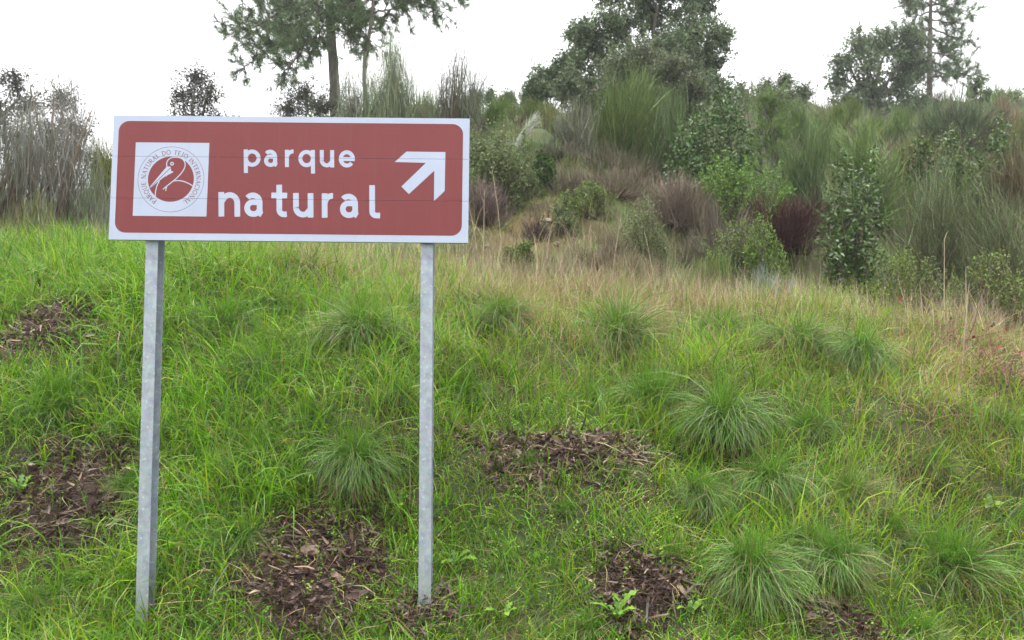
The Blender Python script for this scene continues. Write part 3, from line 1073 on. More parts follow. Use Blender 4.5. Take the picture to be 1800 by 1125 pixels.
TM = {
    'green': [tussock_mesh(1), tussock_mesh(2, 1900, .06, .25, .4)],
    'dark': [tussock_mesh(3, 1700, .03, .9, .6)],
    'droop': [tussock_mesh(4, 2100, .1, .2, .22, mop=True), tussock_mesh(5, 2000, .14, .25, .24, mop=True), tussock_mesh(9, 2000, .1, .2, .2, mop=True)],
    'dry': [tussock_mesh(6, 2000, .32, .25, .25), tussock_mesh(7, 2000, .45, .2, .2)],
    'small': [tussock_mesh(8, 320, .05, .3, .5, 1.7)],
}
TUSSOCKS = [  # px, py of the root, width px, kind, label
    (390, 580, 150, 'green', 'grass tussock with upright tips right of the left post, below the panel'),
    (640, 590, 230, 'dry', 'wide olive and straw grass tussock under the panel, left of the right post'),
    (475, 660, 150, 'green', 'olive green grass tussock midway up the bank between the posts, left of centre'),
    (455, 815, 190, 'green', 'dense bright green grass tussock between the posts, beside the left post'),
    (625, 850, 175, 'droop', 'long drooping grass tussock combed down the slope between the posts'),
    (822, 700, 110, 'dark', 'small dark green grass tuft right of the right post, halfway up'),
    (420, 950, 130, 'green', 'bright grass tussock hanging over the left rim of the dead leaf heap'),
    (318, 810, 110, 'green', 'soft grass tuft growing close to the right side of the left post'),
    (1085, 605, 250, 'dry', 'broad straw tinged grass tussock on the crest right of centre'),
    (1265, 590, 170, 'dry', 'pale olive grass tussock on the crest, next right of the broad straw tinged one'),
    (1140, 710, 200, 'green', 'big grass tussock with green top above the dead leaf mound right of centre'),
    (1035, 712, 110, 'dark', 'small dark grass tussock left of the big one above the leaf mound'),
    (1092, 838, 90, 'small', 'little bright grass tuft at the right end of the dead leaf mound'),
    (935, 815, 80, 'small', 'sparse grass tuft with splayed blades on the dead leaf mound'),
    (990, 905, 90, 'small', 'small splayed grass tuft below the dead leaf mound'),
    (1230, 895, 135, 'droop', 'narrow grass tussock with blades hanging straight down, right of the leaf mound'),
    (1340, 870, 145, 'droop', 'round headed grass tussock hanging down the slope, right of the narrow one'),
    (1270, 780, 180, 'droop', 'blurred olive grass tussock arching over halfway up the bank at right'),
    (1490, 885, 160, 'dry', 'grass tussock with brownish skirt halfway up the right of the bank'),
    (1315, 1040, 205, 'droop', 'largest grass tussock, a fountain of hanging blades at the foot of the bank'),
    (1480, 1015, 170, 'droop', 'grass tussock with pale hanging blades between two larger ones at lower right'),
    (1655, 1000, 240, 'green', 'large dark hearted grass tussock at lower right corner'),
    (1610, 1115, 150, 'green', 'low grass tussock cut by the bottom edge at lower right'),
    (1505, 655, 150, 'droop', 'arching grass clump with long pale blades on the right of the crest'),
    (110, 725, 170, 'dark', 'dark green grass tussock between the two dead leaf heaps at far left'),
    (885, 560, 140, 'dry', 'brownish green grass tussock on the crest right of the right post'),
    (1400, 610, 150, 'dry', 'low yellowish grass hump at the right end of the crest'),
    (1760, 760, 150, 'dry', 'dry grass clump by the right edge, halfway up the bank'),
    (230, 860, 120, 'green', 'grass tussock right behind the foot of the left post'),
    (1045, 1105, 120, 'small', 'thin grass tuft at the bottom edge left of the broad leaved rosette'),
    (60, 1060, 130, 'green', 'low grass tussock at the lower left corner'),
    (330, 955, 95, 'small', 'thin bright grass tuft right of the left post, level with the large leaf heap'),
    (540, 745, 105, 'green', 'small bright grass tussock in the middle between the posts'),
    (900, 985, 85, 'small', 'thin grass tuft right of the right post near its foot'),
    (1420, 950, 100, 'green', 'small green grass tussock above the pale blue green rosette'),
    (1560, 935, 110, 'green', 'small grass tussock up the slope from the large dark hearted one'),
    (1170, 985, 90, 'small', 'splayed grass tuft above the wet dead leaf patch'),
    (1640, 830, 110, 'dry', 'small straw flecked grass clump in the long grass at right'),
    (1420, 760, 110, 'green', 'small green grass tussock in the middle of the right bank'),
    (700, 700, 120, 'green', 'short green grass tussock touching the left side of the right post'),
]
_cnt = {}
for px, py, w, kind, label in TUSSOCKS:
    p = hit(px, py)
    sc = w * p[1] / FPX / (1.02 if kind == 'droop' else 1.18)
    k = _cnt.get(kind, 0)
    _cnt[kind] = k + 1
    me = TM[kind][k % len(TM[kind])]
    o = link('grass_tussock', me, M_GRASS, None, p - np.array([0, 0, 0.01]))
    s = sc * RNG.uniform(.86, 1.08)
    o.scale = (s * (1 if k % 2 == 0 else -1) * RNG.uniform(.85, 1.15), s, s * RNG.uniform(.85, 1.1))
    o.rotation_euler = (rad(12), RNG.normal(0, .12), RNG.normal(0, .45))
    tag(o, label, 'grass tussock', 'grass tussocks on the bank')


# ------------------------------------------------------------------ dead leaf heaps
def dead_leaf_mesh(seed):
    r = np.random.default_rng(seed)
    nb = 5
    L, wd = r.uniform(.07, .135), r.uniform(.016, .032)
    t = np.linspace(0, 1, nb)
    bend, roll = r.uniform(-.6, .9), r.uniform(.1, .5)
    th = bend * (t - .5)
    x = np.cumsum(np.cos(th)) / nb * L - L / 2
    z = np.cumsum(np.sin(th)) / nb * L
    w = wd * np.sin(PI * (0.08 + 0.86 * t)) ** .7
    tw = r.uniform(-.8, .8) * t
    V = []
    for i in range(nb):
        for s, up in ((-1, roll), (0, 0), (1, roll)):
            yy, zz = s * w[i] * .5, up * w[i] * .6
            V.append((x[i], yy * math.cos(tw[i]) - zz * math.sin(tw[i]), z[i] + yy * math.sin(tw[i]) + zz * math.cos(tw[i])))
    Fc = [(i * 3 + j, i * 3 + j + 1, i * 3 + 4 + j, i * 3 + 3 + j) for i in range(nb - 1) for j in range(2)]
    pal = [(.15, .092, .074), (.095, .056, .05), (.22, .15, .12), (.115, .058, .06), (.31, .22, .165), (.06, .038, .034), (.17, .105, .10), (.13, .08, .06)]
    c = np.array(pal[seed % len(pal)])
    mb = MB()
    mb.add(np.array(V), np.array(Fc), np.tile(c, (len(V), 1)) * r.uniform(.85, 1.15))
    return mb.mesh('dead_leaf')


DL = [dead_leaf_mesh(s) for s in range(24)]
for me in DL:
    me.materials.append(M_DEAD)
LIT_LABEL = ['heap of brown plant litter and dry stalks at far left below the crest',
             'heap of dark dead strap leaves left of the left post',
             'large heap of purplish brown dead leaves at the foot of the bank between the posts',
             'mound of reddish brown dead leaves right of the right post, halfway up the bank',
             'patch of wet dead leaves at the foot of the bank left of the largest tussock',
             'small patch of dead leaves at the bottom edge under the lower right tussocks',
             'scatter of dead leaves around the foot of the right post']
for (mx, my, rx, ry, h), label, cnt in zip(_lit, LIT_LABEL, (170, 280, 300, 280, 200, 90, 70)):
    e = empty('leaf_litter', (mx, my, float(ground(mx, my))), label, 'dead leaves', 'heaps of dead leaves on the bank')
    n = cnt
    a = RNG.random(n) * 2 * PI
    rr_ = np.sqrt(RNG.random(n)) * (.8 + .13 * np.sin(3 * a + mx) + .1 * np.sin(5 * a + my * 3))
    x, y = mx + rr_ * rx * np.cos(a), my + rr_ * ry * np.sin(a)
    z = ground(x, y)
    slope = (ground(x, y + .05) - ground(x, y - .05)) / .1
    for i in range(n):
        o = bpy.data.objects.new('dead_leaf', DL[int(RNG.integers(len(DL)))])
        COL.objects.link(o)
        o.parent = e
        o.location = (x[i] - mx, y[i] - my, z[i] - e.location[2] + RNG.uniform(0.006, .03))
        o.rotation_euler = (math.atan(slope[i]) + RNG.normal(0, .35), RNG.normal(0, .35), RNG.normal(-PI / 2, 1.0) if RNG.random() < .6 else RNG.random() * 6.3)
        s = RNG.uniform(.45, 1.5)
        o.scale = (s, s * RNG.uniform(.6, 1.2), s)
    # crumbs, stalks and fibres between the leaves
    mb = MB()
    k = int(cnt * 12)
    a = RNG.random(k) * 2 * PI
    rr_ = np.sqrt(RNG.random(k)) * (.92 + .14 * np.sin(3 * a + mx) + .1 * np.sin(5 * a + my * 3))
    x, y = mx + rr_ * rx * np.cos(a), my + rr_ * ry * np.sin(a)
    b = np.stack([x - mx, y - my, ground(x, y) - e.location[2] + RNG.uniform(0, .02, k)], 1)
    mb.ribbons(b, RNG.normal(-PI / 2, 1.4, k), RNG.uniform(.9, 2.0, k), RNG.normal(.1, .5, k), RNG.uniform(.03, .1, k) * np.exp(RNG.normal(0, .5, k)), RNG.choice([.003, .006, .013, .02], k, p=[.35, .25, .2, .2]), 2,
               mixcol([(.115, .078, .062), (.07, .046, .038), (.19, .135, .10), (.085, .048, .048), (.32, .24, .16)], [3, 3, 2, 2, .8], k), tip=.4)
    st = mb.build('litter_crumbs', M_DEAD, e)
    st['kind'] = 'stuff'

# flat stone in the large heap
def stone_mesh(seed, sx, sy, sz):
    r = np.random.default_rng(seed)
    bm = bmesh.new()
    bmesh.ops.create_icosphere(bm, subdivisions=2, radius=1)
    k = [r.normal(0, 1, 3) for _ in range(5)]
    for v in bm.verts:
        d = 1 + sum(.09 * math.sin(2.2 * float(np.dot(q, v.co)) + i) for i, q in enumerate(k))
        v.co = v.co * d
        v.co.x *= sx
        v.co.y *= sy
        v.co.z *= sz
    me = bpy.data.meshes.new('stone')
    bm.to_mesh(me)
    bm.free()
    return me


p = hit(548, 975)
o = link('stone', stone_mesh(3, .075, .05, .03), M_SLATE, None, p + np.array([0, 0, .012]))
o.rotation_euler = (rad(25), 0, .2)
tag(o, 'flat brown stone at the top of the large dead leaf heap', 'stone')

# pale stones on the bare mound
SM = [stone_mesh(20 + k, .09, .08, .06) for k in range(5)]
for i in range(26):
    px, py = RNG.normal(935, 55), RNG.normal(400, 22)
    if i == 0:
        px, py = 962, 391
    p = hit(px, py, 10.6)
    if p[1] > 19:
        continue
    o = link('stone', SM[i % 5], M_STONE, None, p)
    s = .95 if i == 0 else RNG.uniform(.25, .65)
    o.scale = (s, s, s)
    o.rotation_euler = (RNG.normal(0, .3), RNG.normal(0, .3), RNG.random() * 6)
    if i == 0:
        tag(o, 'largest whitish stone on the bare ochre mound', 'stone', 'stones on the bare mound')
    else:
        tag(o, 'small pale stone lying on the bare ochre mound', 'stone', 'stones on the bare mound')


# ------------------------------------------------------------------ broad leaved weeds (each leaf a part)
def lobed_leaf(L, wd, lobes, col, seed):
    r = np.random.default_rng(seed)
    n = 2 * lobes + 3
    t = np.linspace(0, 1, n)
    prof = np.sin(PI * np.clip(t * .92 + .05, 0, 1)) ** .8 * (0.55 + .65 * t)
    prof = prof * np.where(np.arange(n) % 2 == 0, 1.0, .42 if lobes > 2 else .9)
    prof[-1] = .04
    arch = .28 * L * np.sin(PI * t * .8)
    V, Fc = [], []
    for i in range(n):
        for s in (-1, 0, 1):
            V.append((t[i] * L, s * wd * .5 * prof[i] , arch[i] + abs(s) * wd * .12 * prof[i] + r.normal(0, .003)))
    for i in range(n - 1):
        for j in range(2):
            Fc.append((i * 3 + j, i * 3 + 3 + j, i * 3 + 4 + j, i * 3 + j + 1))
    mb = MB()
    mb.add(np.array(V), np.array(Fc), np.tile(np.array(col), (len(V), 1)))
    me = mb.mesh('leaf')
    me.materials.append(M_LEAF)
    return me


LOB = [lobed_leaf(.2, .075, 4, (.13, .27, .025), 1), lobed_leaf(.17, .065, 4, (.17, .32, .03), 2), lobed_leaf(.15, .06, 3, (.11, .22, .05), 3)]
OVAL = [lobed_leaf(.12, .07, 1, (.2, .33, .04), 4), lobed_leaf(.15, .06, 1, (.13, .23, .07), 5)]
THIS = [lobed_leaf(.17, .07, 4, (.17, .25, .15), 6), lobed_leaf(.14, .06, 4, (.2, .28, .17), 7)]
ROSETTES = [
    (1085, 1098, 11, LOB, 1.1, 'lobed leaf rosette at the bottom edge below the wet dead leaves'),
    (882, 1100, 5, LOB, 1.0, 'rosette of a few bright lobed leaves at the bottom edge right of the right post'),
    (35, 872, 7, LOB, 1.1, 'lobed leaf weed at the left edge beside the dark dead leaf heap'),
    (1400, 990, 9, THIS, 1.0, 'pale blue green rosette between the largest tussock and its right neighbour'),
    (700, 905, 8, LOB, .95, 'leafy weed rosette just left of the right post near its foot'),
    (800, 1000, 7, LOB, .9, 'lobed leaf weed right of the foot of the right post'),
    (165, 500, 13, OVAL, 1.5, 'bright patch of broad leaves above the litter heap at far left'),
    (75, 495, 8, OVAL, 1.5, 'broad leaved weed on the crest at the left edge'),
    (1215, 1088, 4, OVAL, .9, 'round leaved seedling at the bottom edge left of the largest tussock'),
    (865, 585, 8, THIS, 1.3, 'grey green thistle rosette on the crest right of the right post'),
    (905, 600, 6, THIS, 1.1, 'smaller grey green thistle next to the rosette right of the right post'),
    (455, 548, 10, OVAL, 1.4, 'dark leafy weed under the panel right of the grass tussock by the left post'),
    (285, 1063, 4, OVAL, .45, 'tiny round leaved weed at the foot of the left post'),
    (1740, 905, 5, OVAL, .9, 'broad leaved weed in the long grass near the right edge'),
]
for px, py, n, var, sc, label in ROSETTES:
    p = hit(px, py)
    e = empty('leafy_weed', p, label, 'weed', 'broad leaved weeds on the bank')
    for i in range(n):
        o = bpy.data.objects.new('leaf', var[i % len(var)])
        COL.objects.link(o)
        o.parent = e
        a = 2 * PI * i / n * 1.02 + RNG.normal(0, .25)
        s = sc * .85 * RNG.uniform(.6, 1.15)
        o.scale = (s, s, s)
        o.location = (.01 * math.cos(a), .01 * math.sin(a), .02 + RNG.uniform(0, .02))
        o.rotation_euler = (RNG.normal(0, .2) + .3 * math.cos(a), -RNG.uniform(.15, .8) - .35 * math.sin(a), a)

# tall dead stalks standing out of the grass
STALKS = [
    (838, 440, 340, 'pale dead stalk by the right edge of the panel, second of three there'),
    (850, 445, 332, 'tallest of three pale dead stalks by the right edge of the panel'),
    (826, 445, 372, 'shortest pale dead stalk, touching the lower right corner of the panel'),
    (880, 420, 300, 'long leaning dead stalk at the left foot of the bare mound'),
    (1540, 565, 462, 'single upright pale stalk in front of the fresh green bush at right'),
    (1625, 600, 500, 'dead stalk in front of the fresh green bush below the pale brooms'),
    (1660, 590, 420, 'tall forked dead stalk in front of the large pale broom at right'),
    (1505, 570, 525, 'short whitish dead stalk on the grass edge left of the upright one at right'),
    (1600, 585, 490, 'thin dead stalk between the two fresh green bushes at right'),
    (1700, 600, 470, 'dead stalk rising from the tangle of pinkish dead stems at right'),
    (1150, 500, 405, 'dead stalk on the crest in front of the grey olive bush'),
    (1075, 505, 380, 'arching dead stalk on the crest in front of the bare mound bushes'),
    (990, 560, 490, 'dark thin dead stalk on the crest left of the broad straw tinged tussock'),
    (1690, 680, 500, 'long dead stalk leaning out of the dry grass left of the red leaved bramble')]
for px, py, top, label in STALKS:
    p = hit(px, py)
    H = (py - top) * p[1] / FPX
    mb = MB()
    a = RNG.random() * 6.3
    t = np.linspace(0, 1, 6)
    ln = RNG.uniform(.05, .3)
    pts = np.stack([np.sin(ln) * H * t ** 1.3 * math.cos(a), .3 * np.sin(ln) * H * t * math.sin(a), H * t], 1)
    mb.tube(pts, .0055, .0025, (.42, .34, .24), 5)
    for j in range(3):
        q = pts[3 + j % 3]
        mb.ribbons(q[None], RNG.random(1) * 6.3, np.array([.5]), np.array([.5]), np.array([.1 + .1 * RNG.random()]), np.array([.004]), 3, np.array([[.38, .3, .2]]))
    o = mb.build('dead_stalk', M_TWIG)
    o.location = p
    tag(o, label, 'stalk', 'dead stalks along the crest of the bank')


# ------------------------------------------------------------------ shrubs and trees
def dome_dirs(n, K, spread, flat_=0.0):
    """n directions grouped round K cluster directions on the upper dome"""
    kphi = (np.arange(K) * 2.39996 + RNG.random() * 6) % (2 * PI)
    kel = np.arcsin(np.clip((np.arange(K) + .5) / K * (1 - flat_) + RNG.normal(0, .06, K), 0.02, 1))
    RNG.shuffle(kel)
    kd = np.stack([np.cos(kel) * np.cos(kphi), np.cos(kel) * np.sin(kphi), np.sin(kel)], 1)
    kr = RNG.uniform(.6, 1.12, K)
    idx = RNG.integers(0, K, n)
    d = kd[idx] + RNG.normal(0, spread, (n, 3))
    d /= np.linalg.norm(d, axis=1, keepdims=True)
    d[:, 2] = np.abs(d[:, 2])
    return d, kr[idx], kd, kr, idx


def to_angles(d):
    d = d / (np.linalg.norm(d, axis=1, keepdims=True) + 1e-9)
    return np.arctan2(d[:, 1], d[:, 0]), np.arccos(np.clip(d[:, 2], -1, 1))


def place(px, top, Y, dz=0.0):
    x = (px - 900) / FPX * Y / cP
    g = float(ground(x, Y))
    x = at(px, top, Y)[0]
    g = float(ground(x, Y))
    H = at(px, top, Y)[2] - g
    return np.array([x, Y, g - .03]), H + .03


def broom(px, top, wpx, Y, label, pal, w=None, n=2200, K=11, spread=.16, up=.42, wood=(.15, .11, .085), lw=.008, name='broom_shrub', cat='shrub', group=None, twl=.42, lean=0.0, vase=False):
    loc, H = place(px, top, Y)
    Wd = wpx * Y / FPX * 1.3
    lw *= 1.45
    e = empty(name, loc, label, cat, group)
    d, kr, kd, kR, idx = dome_dirs(n, K, spread)
    rf = kr * RNG.uniform(.5, 1.0, n) ** .6
    tip = d * np.array([Wd / 2, Wd / 2, H]) * rf[:, None]
    tip[:, 2] = H * (tip[:, 2] / np.quantile(tip[:, 2], .995)) ** .75
    if vase:
        kc = RNG.normal(0, .5, (K, 2))
        kc /= np.maximum(1, np.linalg.norm(kc, axis=1, keepdims=True))
        off = kc[idx] + RNG.normal(0, .16, (n, 2))
        kh = RNG.uniform(.62, 1.0, K) * (1 - .22 * np.linalg.norm(kc, axis=1) ** 2)
        hz_ = H * kh[idx] * RNG.uniform(.5, 1.03, n) ** .7
        tip = np.stack([off[:, 0] * Wd / 2 * (hz_ / H) ** .7, off[:, 1] * Wd / 2 * (hz_ / H) ** .7, hz_], 1)
        d = np.concatenate([off * .3, np.ones((n, 1)) * .8], 1)
        kd = np.concatenate([kc, kh[:, None]], 1)
        kR = np.ones(K)
    tip[:, 0] += lean * tip[:, 2]
    dirn = d * (1 - up) + np.array([lean, 0, up]) + RNG.normal(0, .2, (n, 3))
    ph, th = to_angles(dirn)
    L = H * twl * RNG.uniform(.5, 1.1, n)
    dn = np.stack([np.sin(th) * np.cos(ph), np.sin(th) * np.sin(ph), np.cos(th)], 1)
    base = tip - dn * L[:, None]
    base[:, 2] = np.maximum(base[:, 2], 0.02)
    ctint = jitter((1, 1, 1), K, .16, .05)
    col = mixcol(pal, w or [1] * len(pal), n, .15, .05) * ctint[idx]
    mb = MB()
    mb.ribbons(base, ph, th, RNG.normal(0, .22, n), L, lw * RNG.uniform(.7, 1.3, n), 2, col, tip=.25, curl=RNG.normal(0, .3, n))
    mb.build('foliage', M_TWIG, e)
    sb = MB()
    for k in range(K):
        for q in range(2):
            end = kd[k] * np.array([Wd / 2, Wd / 2, H]) * kR[k] * RNG.uniform(.6, .85) * (1, 1, 1) + RNG.normal(0, .05 * H, 3)
            end[0] += lean * end[2]
            end[2] = max(end[2], .15 * H)
            t = np.linspace(0, 1, 5)[:, None]
            b0 = np.array([RNG.normal(0, .05 * Wd), RNG.normal(0, .05 * Wd), -.02])
            pts = b0 + (end - b0) * np.concatenate([t ** 1.25, t ** 1.25, t ** .9], 1)
            sb.tube(pts, .014 + .004 * H, .004, np.array(wood) * RNG.uniform(.7, 1.3), 4)
    # bare inner twigs
    m = n // 5
    i2 = RNG.integers(0, n, m)
    b2 = tip[i2] * RNG.uniform(.15, .6, (m, 1))
    p2, t2 = to_angles(tip[i2] + np.array([0, 0, .3 * H]) + RNG.normal(0, .15 * H, (m, 3)))
    sb.ribbons(b2, p2, t2, RNG.normal(0, .3, m), H * RNG.uniform(.15, .35, m), lw * .9, 2, jitter(wood, m, .25, .06))
    sb.build('stems', M_TWIG, e)
    return e


def leafy(px, top, wpx, Y, label, pal, w=None, n=320, per=16, leaf=(.05, .02), K=10, spread=.24, mat=None, shoot=.25, wood=(.1, .075, .06), up=.5, name='leafy_shrub', cat='shrub', group=None, hollow=.45, lift=0.0):
    loc, H = place(px, top, Y)
    Wd = wpx * Y / FPX * 1.25
    n = int(n * 1.5)
    leaf = (leaf[0] * 1.3, leaf[1] * 1.4)
    e = empty(name, loc, label, cat, group)
    d, kr, kd, kR, idx = dome_dirs(n, K, spread)
    rf = kr * (hollow + (1 - hollow) * RNG.random(n) ** .6)
    sc = np.array([Wd / 2, Wd / 2, H * (1 - lift)])
    tip = d * sc * rf[:, None]
    tip[:, 2] = sc[2] * (tip[:, 2] / np.quantile(tip[:, 2], .99)) ** .8
    tip[:, 2] += lift * H
    dirn = d * (1 - up) + np.array([0, 0, up]) + RNG.normal(0, .25, (n, 3))
    dirn /= np.linalg.norm(dirn, axis=1, keepdims=True)
    j = np.repeat(np.arange(n), per)
    t = RNG.random(n * per) ** 1.2
    b = tip[j] - dirn[j] * (t * shoot * min(H, 2.0))[:, None]
    r = RNG.normal(0, 1, (n * per, 3))
    ld = dirn[j] * .55 + r / np.linalg.norm(r, axis=1, keepdims=True) * .8
    ctint = jitter((1, 1, 1), K, .18, .05)
    stint = jitter((1, 1, 1), n, .14, .05)
    col = mixcol(pal, w or [1] * len(pal), n * per, .16, .05) * (ctint[idx] * stint)[j]
    mb = MB()
    mb.leaves(b, ld, leaf[0] * RNG.uniform(.65, 1.25, n * per), leaf[1] * RNG.uniform(.7, 1.2, n * per), col, .1)
    mb.build('foliage', mat or M_LEAF, e)
    sb = MB()
    p2, t2 = to_angles(dirn)
    L2 = shoot * min(H, 2.0) * 1.3
    sb.ribbons(tip - dirn * L2, p2, t2, np.zeros(n), L2, .008, 2, jitter(wood, n, .2))
    for k in range(K):
        end = kd[k] * sc * kR[k] * .8 + np.array([0, 0, lift * H])
        tt = np.linspace(0, 1, 5)[:, None]
        b0 = np.array([RNG.normal(0, .04 * Wd), RNG.normal(0, .04 * Wd), -.02])
        pts = b0 + (end - b0) * np.concatenate([tt ** 1.3, tt ** 1.3, tt ** .85], 1)
        sb.tube(pts, .012 + .006 * H, .005, np.array(wood) * RNG.uniform(.8, 1.3), 4)
    sb.build('stems', M_TWIG, e)
    return e


def bent(a, b, n=7, sag=0.12, wob=.03):
    a, b = np.asarray(a, float), np.asarray(b, float)
    t = np.linspace(0, 1, n)[:, None]
    L = np.linalg.norm(b - a)
    p = a + (b - a) * t
    p[:, 2:3] += sag * L * np.sin(PI * t)
    p[1:-1] += RNG.normal(0, wob * L, (n - 2, 3))
    return p


def oak(px, top, wpx, bottom, Y, label, pal, lobes, n=190, per=26, leaf=(.10, .05), trunk_r=.16, name='holm_oak', group='evergreen oaks on the ridge', trunk_px=None):
    """lobes: (px, py, radius px, depth offset) clumps that make up the crown"""
    loc, H = place(trunk_px or px, top, Y)
    e = empty(name, loc, label, 'tree', group)
    k = Y / FPX
    fb, tb = MB(), MB()
    fork = np.array([0, 0, .28 * H])
    tb.tube(bent((0, 0, -.2), fork, 6, 0, .04), trunk_r, trunk_r * .75, (1, 1, 1), 9, .05)
    for lx, ly, lr, ldep in lobes:
        c = at(lx, ly, Y + ldep) - loc
        r = lr * k
        st = fork if RNG.random() < .75 else np.array([0, 0, .12 * H])
        tb.tube(bent(st, c, 8, -.08, .035), trunk_r * .45, .02, (1, 1, 1), 6, .04)
        m = int(n * (lr / 60) ** 1.6) + 20
        d = RNG.normal(0, 1, (m, 3))
        d /= np.linalg.norm(d, axis=1, keepdims=True)
        rad_ = RNG.random(m) ** .45
        tip = c + d * r * np.array([1, 1, .85]) * rad_[:, None] * RNG.uniform(.75, 1.15, (m, 1))
        for q in range(6):
            tb.tube(bent(c, tip[RNG.integers(m)], 4, 0, .05), .018, .006, (1, 1, 1), 4)
        dirn = d * .8 + np.array([0, 0, .35]) + RNG.normal(0, .3, (m, 3))
        dirn /= np.linalg.norm(dirn, axis=1, keepdims=True)
        j = np.repeat(np.arange(m), per)
        b = tip[j] - dirn[j] * (RNG.random(m * per) * .42)[:, None] + RNG.normal(0, .05, (m * per, 3))
        rr2 = RNG.normal(0, 1, (m * per, 3))
        ld = dirn[j] * .4 + rr2 / np.linalg.norm(rr2, axis=1, keepdims=True)
        lt = jitter((1, 1, 1), 1, .12, .04) * jitter((1, 1, 1), m, .15, .05)
        fb.leaves(b, ld, leaf[0] * RNG.uniform(.6, 1.2, m * per), leaf[1] * RNG.uniform(.7, 1.2, m * per), mixcol(pal, [1] * len(pal), m * per, .15) * lt[j])
        p2, t2 = to_angles(dirn)
        tb.ribbons(tip - dirn * .5, p2, t2, np.zeros(m), .5, .014, 2, np.ones((m, 3)))
    fb.build('crown', M_LEAF, e)
    tb.build('trunk', M_BARK, e)
    return e


def needles(mb, tips, dirs, per, L, wd, pal):
    m = len(tips)
    j = np.repeat(np.arange(m), per)
    n = m * per
    r = RNG.normal(0, 1, (n, 3))
    r /= np.linalg.norm(r, axis=1, keepdims=True)
    d = dirs[j] * .9 + r * .75
    ph, th = to_angles(d)
    b = tips[j] - dirs[j] * (RNG.random(n) * L * 1.3)[:, None]
    lt = jitter((1, 1, 1), m, .16, .05)
    mb.ribbons(b, ph, th, RNG.normal(0, .2, n), L * RNG.uniform(.7, 1.15, n), wd, 1, mixcol(pal, [1] * len(pal), n, .15) * lt[j], tip=.3)


def pine(trunk_pts, r0, r1, branches, label, pal, name='pine_tree', per=26, L=.16, wd=.012, density=7.0, group='pine trees on the ridge'):
    """trunk_pts and branch ends are world points; a branch is (height fraction, end point, thickness)"""
    tp = np.array(trunk_pts, float)
    loc = tp[0].copy()
    e = empty(name, loc, label, 'tree', group)
    tb, fb = MB(), MB()
    path = smooth_path(tp - loc, 6)
    tb.tube(path, r0, r1, (1, 1, 1), 10, .03)
    for f, end, th in branches:
        a = path[int(f * (len(path) - 1))]
        b = np.array(end) - loc
        Lb = np.linalg.norm(b - a)
        pts = bent(a, b, 9, RNG.uniform(-.1, .06), .022)
        tb.tube(pts, th, .012, (1, 1, 1), 6, .04)
        ax = (b - a) / (Lb + 1e-6)
        ns = max(3, int(Lb * density))
        tips, dirs = [], []
        for q in range(ns):
            t = RNG.uniform(.3, 1.0)
            o = pts[min(8, int(t * 8.99))]
            s = np.cross(ax, RNG.normal(0, 1, 3))
            s /= np.linalg.norm(s) + 1e-6
            ds_ = ax * .5 + s * .7 + np.array([0, 0, .35])
            ds_ /= np.linalg.norm(ds_)
            l2 = RNG.uniform(.3, .8) * (.45 + .25 * Lb) * (1.25 - t * .6)
            tw = bent(o, o + ds_ * l2, 4, .03, .04)
            tb.tube(tw, .016, .006, (1, 1, 1), 4)
            for z in range(5):
                dd = ds_ + RNG.normal(0, .45, 3) + np.array([0, 0, .25])
                dd /= np.linalg.norm(dd)
                tips.append(tw[RNG.integers(1, 4)] + dd * RNG.uniform(.08, .32))
                dirs.append(dd)
        needles(fb, np.array(tips), np.array(dirs), per, L, wd, pal)
    fb.build('crown', M_LEAF, e)
    tb.build('trunk', M_BARK, e)
    return e

# palettes
B_GREEN = [(0.158, 0.242, 0.053), (0.140, 0.222, 0.061), (0.108, 0.186, 0.052), (0.172, 0.244, 0.086)]
B_GREY = [(0.217, 0.252, 0.171), (0.172, 0.206, 0.128), (0.275, 0.297, 0.213)]
B_BLUE = [(0.155, 0.230, 0.069), (0.153, 0.227, 0.099), (0.200, 0.263, 0.123), (0.130, 0.192, 0.074)]
B_OLIVE = [(0.188, 0.211, 0.059), (0.155, 0.199, 0.051), (0.221, 0.234, 0.076)]
L_OAK = [(0.165, 0.234, 0.101), (0.132, 0.200, 0.090), (0.241, 0.311, 0.153)]
L_OAKP = [(0.191, 0.232, 0.117), (0.150, 0.197, 0.098), (0.246, 0.281, 0.156)]
L_BRIGHT = [(0.177, 0.346, 0.042), (0.135, 0.272, 0.038), (0.229, 0.408, 0.068)]
L_ARB = [(0.081, 0.175, 0.028), (0.057, 0.135, 0.023), (0.116, 0.229, 0.035)]
L_OLIVE = [(0.210, 0.275, 0.100), (0.166, 0.239, 0.073), (0.265, 0.323, 0.146)]
L_YEL = [(0.210, 0.309, 0.039), (0.166, 0.259, 0.039), (0.265, 0.358, 0.055)]
N_PINE = [(0.160, 0.235, 0.103), (0.122, 0.197, 0.086), (0.216, 0.291, 0.130)]
N_PINEB = [(0.169, 0.260, 0.065), (0.130, 0.221, 0.058), (0.221, 0.312, 0.091)]

